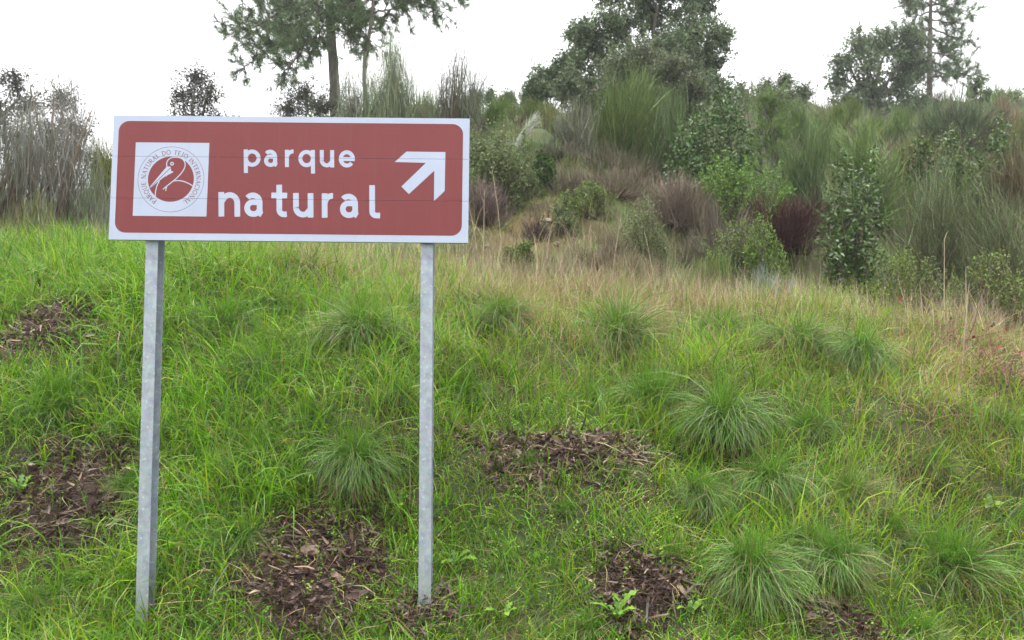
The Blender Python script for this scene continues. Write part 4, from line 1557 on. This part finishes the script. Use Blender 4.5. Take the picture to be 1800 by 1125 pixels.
# --- left side: scrub against the sky
oak(30, 95, 120, 420, 15, 'dark leaved small tree at the left edge behind grey broom', [(.10, .12, .085), (.08, .10, .07)], [(25, 135, 42, 0), (50, 180, 50, .3), (0, 190, 50, -.2), (30, 240, 60, .2), (70, 270, 45, 0)], n=34, per=15, leaf=(.06, .03), trunk_r=.06, name='small_oak', group='evergreen oaks on the ridge', trunk_px=35)
oak(115, 130, 110, 420, 14, 'dark leaved sapling in the grey broom between the left edge and the sign', [(.10, .12, .085), (.08, .10, .07)], [(105, 170, 42, 0), (130, 220, 46, .2), (90, 235, 48, -.2), (138, 262, 40, 0), (110, 295, 45, .2)], n=34, per=15, leaf=(.055, .03), trunk_r=.05, name='small_oak', group='evergreen oaks on the ridge', trunk_px=95)
broom(100, 55, 150, 12.6, 'tall grey broom with bare twig tips between the left edge and the sign', [(.24, .235, .21), (.19, .18, .155), (.29, .275, .24)], n=1200, K=16, twl=.24, up=.6, wood=(.2, .15, .11), lw=.005, vase=True)
broom(20, 140, 170, 12.2, 'grey green broom at the left edge in front of the dark leaved tree', [(.22, .225, .19), (.18, .175, .14), (.17, .2, .13)], n=1200, K=13, twl=.28, up=.6, wood=(.18, .14, .1), lw=.005, vase=True)
broom(170, 265, 120, 12.8, 'low grey brush against the left edge of the sign', B_GREY, n=1000, K=11, twl=.35, up=.6, wood=(.2, .16, .12), lw=.005)
broom(205, 235, 110, 15.5, 'olive broom half hidden behind the left edge of the sign', B_OLIVE, n=1500, K=8, twl=.4)
broom(80, 330, 120, 11.8, 'low olive brush in the grass at left below the tall grey broom', B_OLIVE + B_GREY[:1], n=1300, K=9, twl=.5, up=.7, wood=(.17, .12, .08), lw=.006)
# --- behind the panel
oak(345, 92, 130, 300, 19, 'small round topped oak rising above the panel against the sky', [(.085, .10, .065), (.07, .085, .055)], [(345, 135, 46, 0), (322, 165, 48, .3), (368, 165, 48, -.2), (345, 205, 60, 0), (308, 212, 40, .2), (388, 212, 40, 0)], n=44, per=16, leaf=(.07, .035), trunk_r=.07, name='small_oak', trunk_px=345)
oak(530, 130, 130, 330, 24, 'bushy oak scrub above the panel at the foot of the tall pine', [(.10, .12, .065), (.085, .105, .06)], [(535, 165, 46, 0), (508, 190, 44, .4), (570, 185, 50, -.4), (540, 225, 60, 0), (610, 200, 50, 0)], n=80, per=18, leaf=(.085, .04), trunk_r=.08, name='small_oak', trunk_px=545)
broom(695, 0, 125, 17.5, 'tall silvery broom over the top of the panel, right of the tall pine', B_GREY + B_BLUE, n=2100, K=14, twl=.3, up=.6, wood=(.16, .13, .10), lw=.006, vase=True)
broom(640, 70, 90, 18.0, 'narrow grey broom directly right of the tall pine trunk', B_GREY, n=1000, K=9, twl=.34, up=.6, lw=.007, vase=True)
broom(795, 28, 125, 17.0, 'loose twiggy broom over the right end of the panel', [(.13, .15, .10), (.10, .12, .08), (.17, .19, .13)], n=1100, K=18, twl=.28, up=.6, wood=(.13, .09, .07), lw=.006, vase=True)
broom(740, 150, 130, 19, 'low olive brush filling behind the panel between the two tall brooms', B_OLIVE + B_GREEN, n=1700, K=9)
leafy(560, 195, 260, 21, 'wide scrub bush hidden mostly behind the panel', L_OLIVE, n=380, per=14, leaf=(.06, .03))
# pines
T = lambda px, py, Y: at(px, py, Y)
Yp = 27.0
base = T(592, 240, Yp)
base[2] = float(ground(base[0], Yp)) - .1
tr = [base, T(588, 150, Yp), T(580, 20, Yp), T(578, -120, Yp), T(582, -240, Yp), T(580, -300, Yp)]
br = []
for f, ex, ey, dy, th in [(.42, 430, 118, 1, .06), (.44, 405, 62, -1, .06), (.40, 500, 125, -2, .05), (.5, 440, 15, 1, .06), (.48, 520, 60, 2, .05), (.52, 500, -30, -1, .06),
                          (.46, 690, 40, 1, .06), (.5, 780, 22, -1, .07), (.52, 740, -20, 1.5, .06), (.55, 800, -10, 0, .06), (.44, 650, 70, -2, .05), (.6, 640, -40, 2, .05),
                          (.58, 560, 10, -3, .05), (.6, 420, -50, 0, .06), (.62, 700, -70, -2, .06), (.7, 480, -120, 1, .05), (.72, 700, -140, 0, .05), (.8, 540, -230, 0, .05), (.82, 640, -230, 1, .05), (.9, 580, -320, 0, .04), (.41, 470, 90, 3, .05), (.47, 455, 45, 2.5, .05), (.38, 545, 95, 2, .04), (.43, 610, 60, -2.5, .04), (.5, 620, 5, 2.5, .05)]:
    br.append((f, T(ex, ey, Yp + dy), th))
pine(tr, .19, .05, br, 'tall pine with dark straight trunk and wide crown above the panel', N_PINE, density=13, per=19, L=.18, wd=.02)
tr2 = [T(655, 240, 25.0), T(640, 130, 25), T(655, 20, 25), T(655, -100, 25)]
tr2[0][2] = float(ground(tr2[0][0], 25.0)) - .1
pine(tr2, .075, .03, [(.7, T(700, 15, 25), .04), (.75, T(610, 10, 24), .04), (.8, T(760, -10, 25), .05), (.85, T(700, -60, 25), .04), (.9, T(620, -80, 26), .04), (.95, T(660, -130, 25), .03)], 'thinner leaning pine just right of the tall pine, behind silvery broom', N_PINE, density=10, per=18, L=.17, wd=.019)
Yr = 38.0
b3 = T(1634, 190, Yr)
b3[2] = float(ground(b3[0], Yr)) - .1
tr3 = [b3, T(1634, 90, Yr), T(1636, 10, Yr), T(1636, -30, Yr)]
br = []
for f, ex, ey in [(.25, 1700, 138), (.3, 1590, 130), (.38, 1700, 108), (.42, 1585, 95), (.5, 1702, 70), (.52, 1590, 62), (.58, 1690, 40), (.62, 1590, 30), (.7, 1704, 25), (.72, 1600, 5), (.8, 1680, -5), (.85, 1605, -15), (.95, 1640, -45), (.45, 1650, 80), (.33, 1660, 120), (.3, 1610, 118), (.36, 1605, 100), (.48, 1670, 90), (.55, 1620, 60), (.65, 1670, 30), (.28, 1650, 140), (.26, 1600, 145), (.5, 1600, 75), (.6, 1630, 40), (.75, 1660, 5), (.68, 1585, 12), (.22, 1715, 132)]:
    br.append((f, T(ex, ey, Yr + RNG.normal(0, 1.2)), .05))
pine(tr3, .13, .04, br, 'slender pine against the sky at upper right, beside the round oak', N_PINE, density=9, per=16, L=.2, wd=.023)
# young pine
loc, Hh = place(1355, 178, 19)
tr4 = [loc, loc + np.array([0, 0, Hh * .5]), loc + np.array([.03, 0, Hh])]
br = [(f, loc + np.array([math.cos(a) * .6 * (1.1 - f), math.sin(a) * .6 * (1.1 - f), Hh * min(f + .1, .97)]), .015) for f, a in zip(np.linspace(.25, .9, 16), np.arange(16) * 2.4)]
pine(tr4, .04, .012, br, 'young bright green pine standing in the scrub right of centre', N_PINEB, name='young_pine', density=16, per=20, L=.12, wd=.009)

# --- oaks on the ridge
oak(1130, -60, 330, 180, 26, 'big dark evergreen oak on the ridge right of centre, cut by the top edge', L_OAK,
    [(1080, 40, 62, 0), (1150, 20, 70, .8), (1215, 55, 62, 0), (1245, 100, 52, .5), (1180, 90, 66, -.6), (1040, 85, 55, .6), (1000, 110, 42, 0), (965, 130, 40, .4), (1020, 55, 48, .3), (1000, 140, 50, .2), (940, 165, 36, .1), (1265, 60, 40, .3), (1100, 110, 60, -.5), (1150, -40, 80, 0), (1230, 0, 55, 1), (1080, -20, 55, .4), (945, 150, 30, 0), (1215, 150, 60, 0), (1000, 155, 44, -.6), (1255, 150, 40, .4), (1060, 150, 55, .5), (1130, 170, 60, .6), (1190, 190, 55, -.4), (1030, 185, 50, .3), (1270, 185, 40, .2)],
    n=130, per=24, leaf=(.115, .06), trunk_r=.24, trunk_px=1140)
oak(1140, 62, 200, 260, 21.5, 'paler olive green oak in front of the big dark one', L_OAKP,
    [(1130, 95, 46, 0), (1090, 120, 44, .3), (1180, 115, 46, -.3), (1220, 150, 40, 0), (1150, 150, 58, 0), (1210, 185, 44, .3), (1075, 155, 36, 0)], n=150, per=22, leaf=(.08, .04), trunk_r=.12, trunk_px=1150)
oak(1535, 45, 150, 200, 37, 'round crowned oak against the sky left of the slender pine', L_OAK,
    [(1510, 70, 40, 0), (1560, 70, 42, .5), (1485, 105, 36, 0), (1530, 110, 46, -.5), (1590, 105, 42, 0), (1475, 140, 34, .4), (1520, 150, 40, 0), (1580, 145, 42, .3), (1610, 70, 40, 0), (1605, 120, 40, .2), (1545, 80, 44, .2), (1540, 175, 46, .2), (1600, 172, 40, 0), (1490, 172, 40, 0)], n=100, per=15, leaf=(.15, .08), trunk_r=.17, trunk_px=1530)
oak(1370, 112, 130, 200, 30, 'low oak scrub on the ridge between the big oak and the round oak', L_OAKP,
    [(1380, 140, 26, 0), (1345, 155, 30, .4), (1415, 160, 28, 0), (1300, 160, 30, 0), (1385, 175, 40, -.3), (1330, 185, 36, 0), (1270, 165, 26, .3)], n=110, per=16, leaf=(.11, .055), trunk_r=.09, name='small_oak', trunk_px=1360)
oak(1722, 130, 70, 200, 36, 'little wind-bent oak on the ridge at the right of the slender pine', L_OAK,
    [(1720, 145, 18, 0), (1708, 160, 20, .3), (1735, 165, 18, 0), (1780, 168, 22, 0), (1755, 172, 22, .2)], n=90, per=16, leaf=(.13, .065), trunk_r=.07, name='small_oak', trunk_px=1722)
oak(870, 140, 110, 230, 31, 'distant low scrub oak on the skyline right above the end of the panel', L_OAK,
    [(860, 165, 22, 0), (895, 168, 22, .3), (840, 172, 24, 0), (930, 172, 22, .2), (880, 185, 30, 0)], n=110, per=16, leaf=(.1, .05), trunk_r=.07, name='small_oak', trunk_px=875)

# --- middle of the hill
HG = 'scrub bushes on the hillside'
specs = [
    ('b', 835, 158, 150, 22, 'rounded green broom directly behind the upper right corner of the panel', B_GREEN, dict(n=2300, K=8)),
    ('b', 905, 172, 120, 24, 'mixed olive broom on the skyline left of the pale plume', B_OLIVE + B_GREEN, dict(n=1900, K=8)),
    ('b', 965, 180, 110, 21, 'brownish broom right of the pale plume', B_OLIVE + [(.16, .13, .08)], dict(n=1700, K=9)),
    ('b', 1090, 112, 190, 19, 'large rounded bright green broom in front of the pale oak', [(.15, .22, .06), (.12, .18, .05), (.18, .24, .08)], dict(n=4200, K=11, spread=.24, up=.3, twl=.34)),
    ('b', 1175, 150, 135, 18.5, 'blue green broom leaning right of the large rounded one', B_BLUE, dict(n=2000, K=8, lean=.12)),
    ('b', 1010, 165, 110, 18, 'thin twiggy broom with brown stems left of the large rounded one', B_GREY + [(.15, .12, .09)], dict(n=1500, K=12, wood=(.14, .09, .07))),
    ('b', 1075, 255, 160, 17, 'bare brown twiggy bush below the large rounded broom', [(.185, .15, .105), (.145, .115, .085), (.16, .17, .09)], dict(n=1800, K=13, wood=(.12, .08, .065))),
    ('b', 985, 255, 110, 17, 'grey brown twiggy bush right below the pale plume', [(.2, .16, .13), (.16, .13, .1), (.17, .18, .11)], dict(n=1500, K=11, wood=(.13, .09, .075))),
    ('b', 1000, 285, 130, 15.4, 'grey pink dead grass brush along the top of the bare mound', [(.22, .17, .14), (.17, .13, .105), (.26, .21, .165), (.15, .17, .08)], dict(n=1700, K=14, up=.6, spread=.25, twl=.4, wood=(.14, .1, .08), lw=.005)),
    ('b', 1075, 290, 140, 15.0, 'pinkish brown dead brush between the bare mound and the bright green bush', [(.22, .175, .13), (.16, .125, .095), (.25, .2, .15), (.15, .17, .08)], dict(n=1700, K=14, up=.6, spread=.25, twl=.4, wood=(.14, .1, .08), lw=.005)),
    ('l', 925, 300, 70, 14.9, 'little grey green bush on the upper left of the bare mound', L_OLIVE, dict(n=200, per=13, leaf=(.03, .014))),
    ('b', 940, 360, 60, 13.2, 'small dark dead twig bush in the middle of the bare mound', [(.12, .085, .075), (.16, .12, .1)], dict(n=420, K=10, spread=.25, up=.4, lw=.005, wood=(.09, .06, .05))),
    ('l', 865, 218, 150, 14.6, 'pale green leafed bush touching the right edge of the panel', L_OLIVE, dict(n=520, per=18, leaf=(.05, .018), K=11)),
    ('b', 850, 300, 100, 13.3, 'purplish bare twigged bush low at the right edge of the panel', [(.16, .115, .1), (.2, .15, .13), (.13, .09, .08)], dict(n=1100, K=11, wood=(.15, .1, .09), lw=.006)),
    ('l', 945, 275, 80, 15.5, 'dark green leafy bush at the top of the bare mound', L_ARB, dict(n=240, per=14, leaf=(.05, .025))),
    ('l', 1030, 322, 110, 14.2, 'small olive bush growing on the bare mound', L_OLIVE + L_YEL, dict(n=420, per=14, leaf=(.03, .014), K=12)),
    ('l', 985, 360, 80, 13.4, 'low olive bush at the foot of the bare mound, left of two', L_OLIVE, dict(n=260, per=14, leaf=(.028, .013))),
    ('l', 1135, 345, 130, 13.0, 'grey olive bush with brown stems right of the bare mound', L_OLIVE, dict(n=420, per=14, leaf=(.03, .014), K=13, wood=(.13, .09, .07))),
    ('b', 1060, 400, 110, 12.3, 'dead brown twig tangle below the bushes of the bare mound', [(.2, .155, .11), (.26, .2, .14), (.15, .11, .08)], dict(n=900, K=11, lw=.005)),
    ('b', 1190, 290, 150, 15.0, 'pinkish grey dead brush right of the bare mound', [(.24, .19, .145), (.19, .15, .115), (.28, .225, .175)], dict(n=2000, K=14, wood=(.16, .12, .1), lw=.006)),
    ('b', 1260, 350, 160, 14.0, 'low grey brown dead brush in front of the maroon bush', [(.2, .155, .125), (.16, .12, .1), (.19, .19, .11)], dict(n=1800, K=13, lw=.006)),
    ('l', 1265, 165, 160, 17.5, 'dark glossy leaved strawberry tree right of the large rounded broom', L_ARB, dict(n=620, per=15, leaf=(.075, .03), mat='g', K=13, name='arbutus_shrub')),
    ('l', 1215, 235, 110, 16.5, 'dark glossy bush at the lower left of the strawberry tree', L_ARB, dict(n=320, per=15, leaf=(.07, .03), mat='g', K=9, name='arbutus_shrub')),
    ('l', 1295, 275, 180, 15.5, 'bright green leafy bush above the maroon bush', L_BRIGHT, dict(n=560, per=16, leaf=(.045, .02), K=12)),
    ('b', 1370, 335, 150, 14.5, 'dark maroon brown dead bush in the middle of the right hillside', [(.085, .036, .034), (.065, .028, .027), (.11, .05, .045)], dict(n=2600, K=13, spread=.25, up=.4, wood=(.07, .035, .03), lw=.008, twl=.3)),
    ('b', 1420, 215, 150, 16.2, 'soft blue green broom right of the young pine', B_BLUE, dict(n=2600, K=8)),
    ('b', 1520, 195, 140, 16.8, 'tall soft green broom in the middle of the right hillside', B_GREEN, dict(n=2600, K=8)),
    ('b', 1420, 165, 110, 22, 'broom on the ridge right of the young pine', B_GREEN + B_BLUE, dict(n=1700, K=8)),
    ('b', 1480, 175, 120, 24, 'broom on the ridge below the round crowned oak', B_OLIVE + B_GREEN, dict(n=1700, K=9)),
    ('b', 1580, 178, 120, 25, 'dark broom on the ridge below the slender pine', B_GREEN, dict(n=1700, K=9)),
    ('b', 1675, 168, 150, 23, 'dark green broom on the ridge right of the slender pine', [(.09, .13, .06), (.11, .15, .08)], dict(n=2600, K=9, spread=.22)),
    ('b', 1760, 165, 110, 23.5, 'reddish brown dry bush on the ridge near the right edge', [(.24, .14, .09), (.2, .125, .085), (.18, .17, .09)], dict(n=1700, K=9)),
    ('b', 1790, 200, 130, 19, 'green broom at the right edge under the reddish dry bush', B_GREEN + B_OLIVE, dict(n=1900, K=9)),
    ('b', 1600, 230, 150, 18.5, 'brown olive scrub below the ridge under the slender pine', B_OLIVE + [(.16, .12, .08)], dict(n=1900, K=11)),
    ('l', 1675, 225, 70, 16.5, 'upright glossy bush with pale tips, left of two on the right hillside', L_ARB + L_YEL[:1], dict(n=260, per=15, leaf=(.075, .028), mat='g', K=8, name='arbutus_shrub', up=.75)),
    ('l', 1738, 212, 75, 16.3, 'upright glossy bush with pale tips, right of two on the right hillside', L_ARB + L_YEL[:1], dict(n=260, per=15, leaf=(.075, .028), mat='g', K=8, name='arbutus_shrub', up=.75)),
    ('l', 1620, 250, 80, 17.2, 'reddish leaved bush left of the two upright glossy bushes', L_ARB + [(.2, .13, .06)], dict(n=240, per=14, leaf=(.07, .027), mat='g', K=8)),
    ('b', 1785, 235, 110, 15.6, 'rusty brown dry bush at the right edge halfway up the hillside', [(.2, .14, .09), (.16, .12, .07), (.15, .17, .08)], dict(n=1500, K=10)),
    ('l', 1490, 275, 120, 12.6, 'tall glossy strawberry bush with dark stem right of the maroon bush', L_ARB + [(.14, .22, .05), (.11, .17, .05)], dict(n=300, per=15, leaf=(.07, .026), mat='g', K=12, name='arbutus_shrub', up=.6, lift=.12)),
    ('b', 1640, 262, 190, 13.6, 'large pale green broom with long open twigs at right, left of its twin', [(.19, .25, .11), (.14, .19, .08), (.23, .28, .14), (.15, .12, .08)], dict(n=1500, K=15, up=.35, twl=.5, spread=.22, wood=(.17, .15, .09), lw=.0055)),
    ('b', 1755, 280, 190, 12.9, 'large pale green broom with long open twigs running out of the right edge', [(.19, .25, .11), (.14, .19, .08), (.23, .28, .14), (.15, .12, .08)], dict(n=1500, K=15, up=.35, twl=.5, spread=.22, wood=(.17, .15, .09), lw=.0055)),
    ('l', 1290, 385, 130, 12.8, 'olive leafed bush with brown stems in front of the maroon bush', L_OLIVE + L_YEL, dict(n=420, per=14, leaf=(.03, .014), K=12)),
    ('l', 1352, 385, 90, 12.2, 'yellow green leafy bush at the right front of the maroon bush', L_YEL + L_BRIGHT, dict(n=420, per=16, leaf=(.035, .013), K=9, up=.7)),
    ('b', 1358, 462, 100, 10.6, 'blue grey spiky clump in front of the yellow green bush', [(.24, .29, .24), (.2, .26, .22), (.28, .32, .27)], dict(n=1100, K=10, up=.75, twl=.6, lw=.005, wood=(.2, .2, .15), name='spiky_clump')),
    ('l', 1560, 440, 140, 11.6, 'fresh green leafy bush in front of the glossy strawberry bush', L_YEL, dict(n=520, per=14, leaf=(.03, .016), K=12)),
    ('l', 1640, 450, 130, 11.4, 'fresh green leafy bush below the large pale brooms', L_YEL + L_OLIVE, dict(n=460, per=14, leaf=(.03, .016), K=11)),
    ('l', 1740, 440, 140, 11.2, 'brownish green bush under the large broom at the right edge', L_OLIVE + L_YEL, dict(n=420, per=13, leaf=(.03, .016), K=11, wood=(.14, .09, .06))),
    ('l', 1450, 500, 110, 11.0, 'low olive bush between the spiky clump and the fresh green bushes', L_OLIVE + L_YEL, dict(n=360, per=13, leaf=(.028, .014), K=10)),
    ('b', 1230, 430, 110, 11.6, 'thin pale green broom tuft in front of the grey brown dead brush', B_OLIVE + B_GREEN, dict(n=900, K=8, up=.75, lw=.005)),
    ('b', 1690, 500, 170, 10.9, 'tangle of pinkish dead stems along the foot of the right hillside', [(.26, .19, .15), (.21, .15, .12), (.3, .24, .19)], dict(n=1200, K=14, up=.7, lw=.005, wood=(.22, .16, .13))),
    ('b', 1100, 440, 120, 11.8, 'brown twig tangle right behind the crest right of the bare mound', [(.2, .15, .1), (.17, .15, .08)], dict(n=1000, K=11, lw=.005)),
    ('l', 915, 425, 60, 12.0, 'small green bush at the foot of the bare mound behind the crest', L_ARB + L_YEL, dict(n=150, per=12, leaf=(.03, .016))),
]
for kd_, px, top, wpx, Y, label, pal, kw in specs:
    kw = dict(kw)
    if kw.get('name') == 'arbutus_shrub':
        kw.update(hollow=.15, spread=.17, n=int(kw['n'] * .8), shoot=.3)
        kw['K'] = kw['K'] + 6
    if kd_ == 'b':
        broom(px, top, wpx, Y, label, pal, group=HG, **kw)
    else:
        if kw.get('mat') == 'g':
            kw['mat'] = M_GLOSSY
        leafy(px, top, wpx, Y, label, pal, group=HG, **kw)

# pale feathery plume leaning right
loc = at(905, 262, 15.0)
mb = MB()
n = 420
t = RNG.random(n)
b = np.stack([.32 * t + RNG.normal(0, .02, n), RNG.normal(0, .05, n), .5 * t ** .9 + RNG.normal(0, .02, n)], 1)
mb.ribbons(b, RNG.normal(0, .5, n), RNG.uniform(.2, 1.1, n), RNG.normal(.3, .3, n), RNG.uniform(.12, .3, n), .008, 3, mixcol([(.5, .52, .45), (.4, .43, .35)], [1, 1], n))
e_loc = np.array([loc[0], 15.0, float(ground(loc[0], 15.0))])
e = empty('plume_grass', e_loc, 'pale feathery plume leaning right, above the bush beside the panel', 'plant')
o = mb.build('plume', M_TWIG, e)
o.location = loc - e_loc
sb = MB()
sb.tube(bent((0, 0, -.05), loc - e_loc + np.array([.15, 0, .25]), 6, 0, .01), .012, .005, (.3, .28, .2), 5)
sb.build('stem', M_TWIG, e)


# bramble with reddish stems at the right edge
def bramble(px, py, label, n=34):
    p = hit(px, py)
    e = empty('bramble', p, label, 'shrub')
    sb, fb = MB(), MB()
    a = RNG.random(n) * 2 * PI
    b = np.stack([RNG.normal(0, .14, n), RNG.normal(0, .1, n), np.zeros(n)], 1)
    C = sb.ribbons(b, a, RNG.uniform(.2, 1.1, n), RNG.uniform(.1, 1.1, n), RNG.uniform(.35, .8, n), .0075, 6, mixcol([(.26, .12, .10), (.33, .2, .16), (.2, .1, .09)], [1, 1, 1], n), curl=RNG.normal(0, .6, n), tip=.4)
    m = 8 * n
    i, k = RNG.integers(0, n, m), RNG.integers(2, 7, m)
    sb.ribbons(C[i, k], RNG.random(m) * 6.3, RNG.uniform(.3, 1.5, m), RNG.normal(0, .5, m), RNG.uniform(.06, .2, m), .004, 3, mixcol([(.28, .15, .13), (.34, .22, .18)], [1, 1], m))
    sb.build('stems', M_TWIG, e)
    m = 16
    i, k = RNG.integers(0, n, m), RNG.integers(3, 7, m)
    fb.leaves(C[i, k], RNG.normal(0, 1, (m, 3)), .045, .03, mixcol([(.2, .03, .035), (.12, .16, .05), (.25, .06, .05)], [2, 1, 1], m))
    fb.build('foliage', M_LEAF, e)


bramble(1765, 680, 'reddish bramble with dark red leaves at the right edge')
bramble(1700, 620, 'thin pinkish bramble stems left of the red leaved one at right', 16)


# ------------------------------------------------------------------ low scrub covering the hillside (uncountable)
def scrub():
    mb = MB()
    K = 640
    y = 10.6 + 30 * RNG.random(K) ** 1.35
    x = (RNG.random(K) * 2 - 1) * (.64 * y + .6)
    P = np.stack([x, y, ground(x, y)], 1)
    px, py = proj(P)
    keep = (blob(px, py, 930, 400, 95, 60) * ((y > 10.5) & (y < 14.6)) < np.where(RNG.random(K) < .4, 1.1, .2)) & ~((px < 820) & (y < 12.4)) & ((y > 11.4) | (px > 1150))
    P, px, py, y = P[keep], px[keep], py[keep], y[keep]
    K = len(P)
    near_mound = blob(px, py, 930, 400, 120, 75) * (y < 15) > .2
    pals = np.array([(.12, .17, .055), (.15, .19, .09), (.10, .15, .045), (.18, .145, .11), (.135, .105, .08), (.21, .17, .13), (.17, .2, .055), (.12, .16, .09)])
    pt = np.sin(P[:, 0] * .8 + 1.3 * np.sin(P[:, 1] * .6)) + RNG.normal(0, .6, K)
    pc_ = np.where(pt > .7, RNG.choice([3, 4, 5, 6], K), RNG.choice([0, 1, 2, 6, 7, 3], K))
    R = RNG.uniform(.35, .95, K) * np.clip(y / 18, .6, 1.5) * np.where(near_mound, .5, 1)
    m = 66
    n = K * m
    i = np.repeat(np.arange(K), m)
    d = RNG.normal(0, 1, (n, 3))
    d[:, 2] = np.abs(d[:, 2]) + .15
    d /= np.linalg.norm(d, axis=1, keepdims=True)
    rr_ = R[i] * RNG.uniform(.45, 1.0, n) * (1 + .25 * np.sin(7 * d[:, 0] + 5 * d[:, 1] + i))
    tip = P[i] + d * rr_[:, None] * np.array([1, 1, .95])
    dirn = d * .55 + np.array([0, 0, .45]) + RNG.normal(0, .14, (n, 3))
    ph, th = to_angles(dirn)
    L = R[i] * RNG.uniform(.35, .7, n)
    dn = np.stack([np.sin(th) * np.cos(ph), np.sin(th) * np.sin(ph), np.cos(th)], 1)
    base = tip - dn * L[:, None]
    col = jitter(pals[pc_][i], n, .17, .05)
    mb.ribbons(base, ph, th, RNG.normal(0, .25, n), L, (.009 + .00056 * y)[i], 2, col, tip=.25, curl=RNG.normal(0, .3, n))
    n = 30000
    y = 10.3 + 34 * RNG.random(n) ** 1.5
    x = (RNG.random(n) * 2 - 1) * (.64 * y + .6)
    P = np.stack([x, y, ground(x, y)], 1)
    px, py = proj(P)
    mound = blob(px, py, 925, 395, 120, 75) * ((y > 10.5) & (y < 16))
    leftish = (px < 820) & (y < 13)
    keep = RNG.random(n) > .9 * mound
    P, px, py, y, leftish = P[keep], px[keep], py[keep], y[keep], leftish[keep]
    n = len(P)
    patch = np.sin(P[:, 0] * .9 + 1.3 * np.sin(P[:, 1] * .7)) + RNG.normal(0, .5, n)
    pal_a = mixcol([(.15, .2, .07), (.12, .165, .06), (.18, .21, .08)], [1, 1, 1], n)
    pal_b = mixcol([(.2, .155, .11), (.15, .115, .085), (.26, .2, .14)], [1, 1, 1], n)
    pal_c = mixcol([G_FRESH, G_DEEP, G_YEL], [2, 2, 1], n)
    col = np.where((patch > .3)[:, None], pal_b, pal_a)
    col = np.where(leftish[:, None] & (RNG.random(n) < .75)[:, None], pal_c, col)
    L = RNG.uniform(.2, .6, n) * np.where(leftish, .8, 1)
    mb.ribbons(P, RNG.random(n) * 2 * PI, np.abs(RNG.normal(.3, .25, n)), RNG.normal(.3, .4, n), L, .006 + .0004 * y, 3, col, curl=RNG.normal(0, .4, n))
    tag(mb.build('hillside_scrub', M_TWIG), kind='stuff')
    # moss and short grass on the mound
    mb = MB()
    x = RNG.uniform(-1.4, 3.2, 22000)
    y = RNG.uniform(11.2, 17, 22000)
    P = np.stack([x, y, ground(x, y)], 1)
    px, py = proj(P)
    keep = RNG.random(len(x)) < .35 + .6 * blob(px, py, 930, 345, 110, 25) + .6 * blob(px, py, 850, 385, 40, 40)
    P = P[keep]
    n = len(P)
    mb.ribbons(P, RNG.random(n) * 6.3, RNG.uniform(.1, .9, n), RNG.uniform(0, .8, n), RNG.uniform(.06, .2, n), .008, 2, mixcol([(.17, .25, .04), (.24, .26, .06), STRAW2, TAN, (.11, .08, .05)], [3.5, 2, .7, 1.2, 2], n))
    tag(mb.build('mound_grass', M_GRASS), kind='stuff')


scrub()

# ------------------------------------------------------------------ thin damp air
hz = bpy.data.materials.new('damp_air')
hz.use_nodes = True
hn = hz.node_tree.nodes
hn.clear()
ho = hn.new('ShaderNodeOutputMaterial')
hv = hn.new('ShaderNodeVolumePrincipled')
hv.inputs['Color'].default_value = (0.93, 0.96, 1.0, 1)
hv.inputs['Density'].default_value = 0.0009
hv.inputs['Anisotropy'].default_value = 0.2
hz.node_tree.links.new(hv.outputs[0], ho.inputs['Volume'])
bm = bmesh.new()
solid_box(bm, -1000, 1000, -1000, 1000, -6, 30)
tag(bm_obj('haze', bm, hz, None), kind='stuff')
tot = sum(len(o.data.polygons) for o in bpy.data.objects if o.type == 'MESH') * 2
open('/tmp/tri.txt', 'w').write(str(tot)) if False else print('TRIANGLES about', tot, 'objects', len(bpy.data.objects))
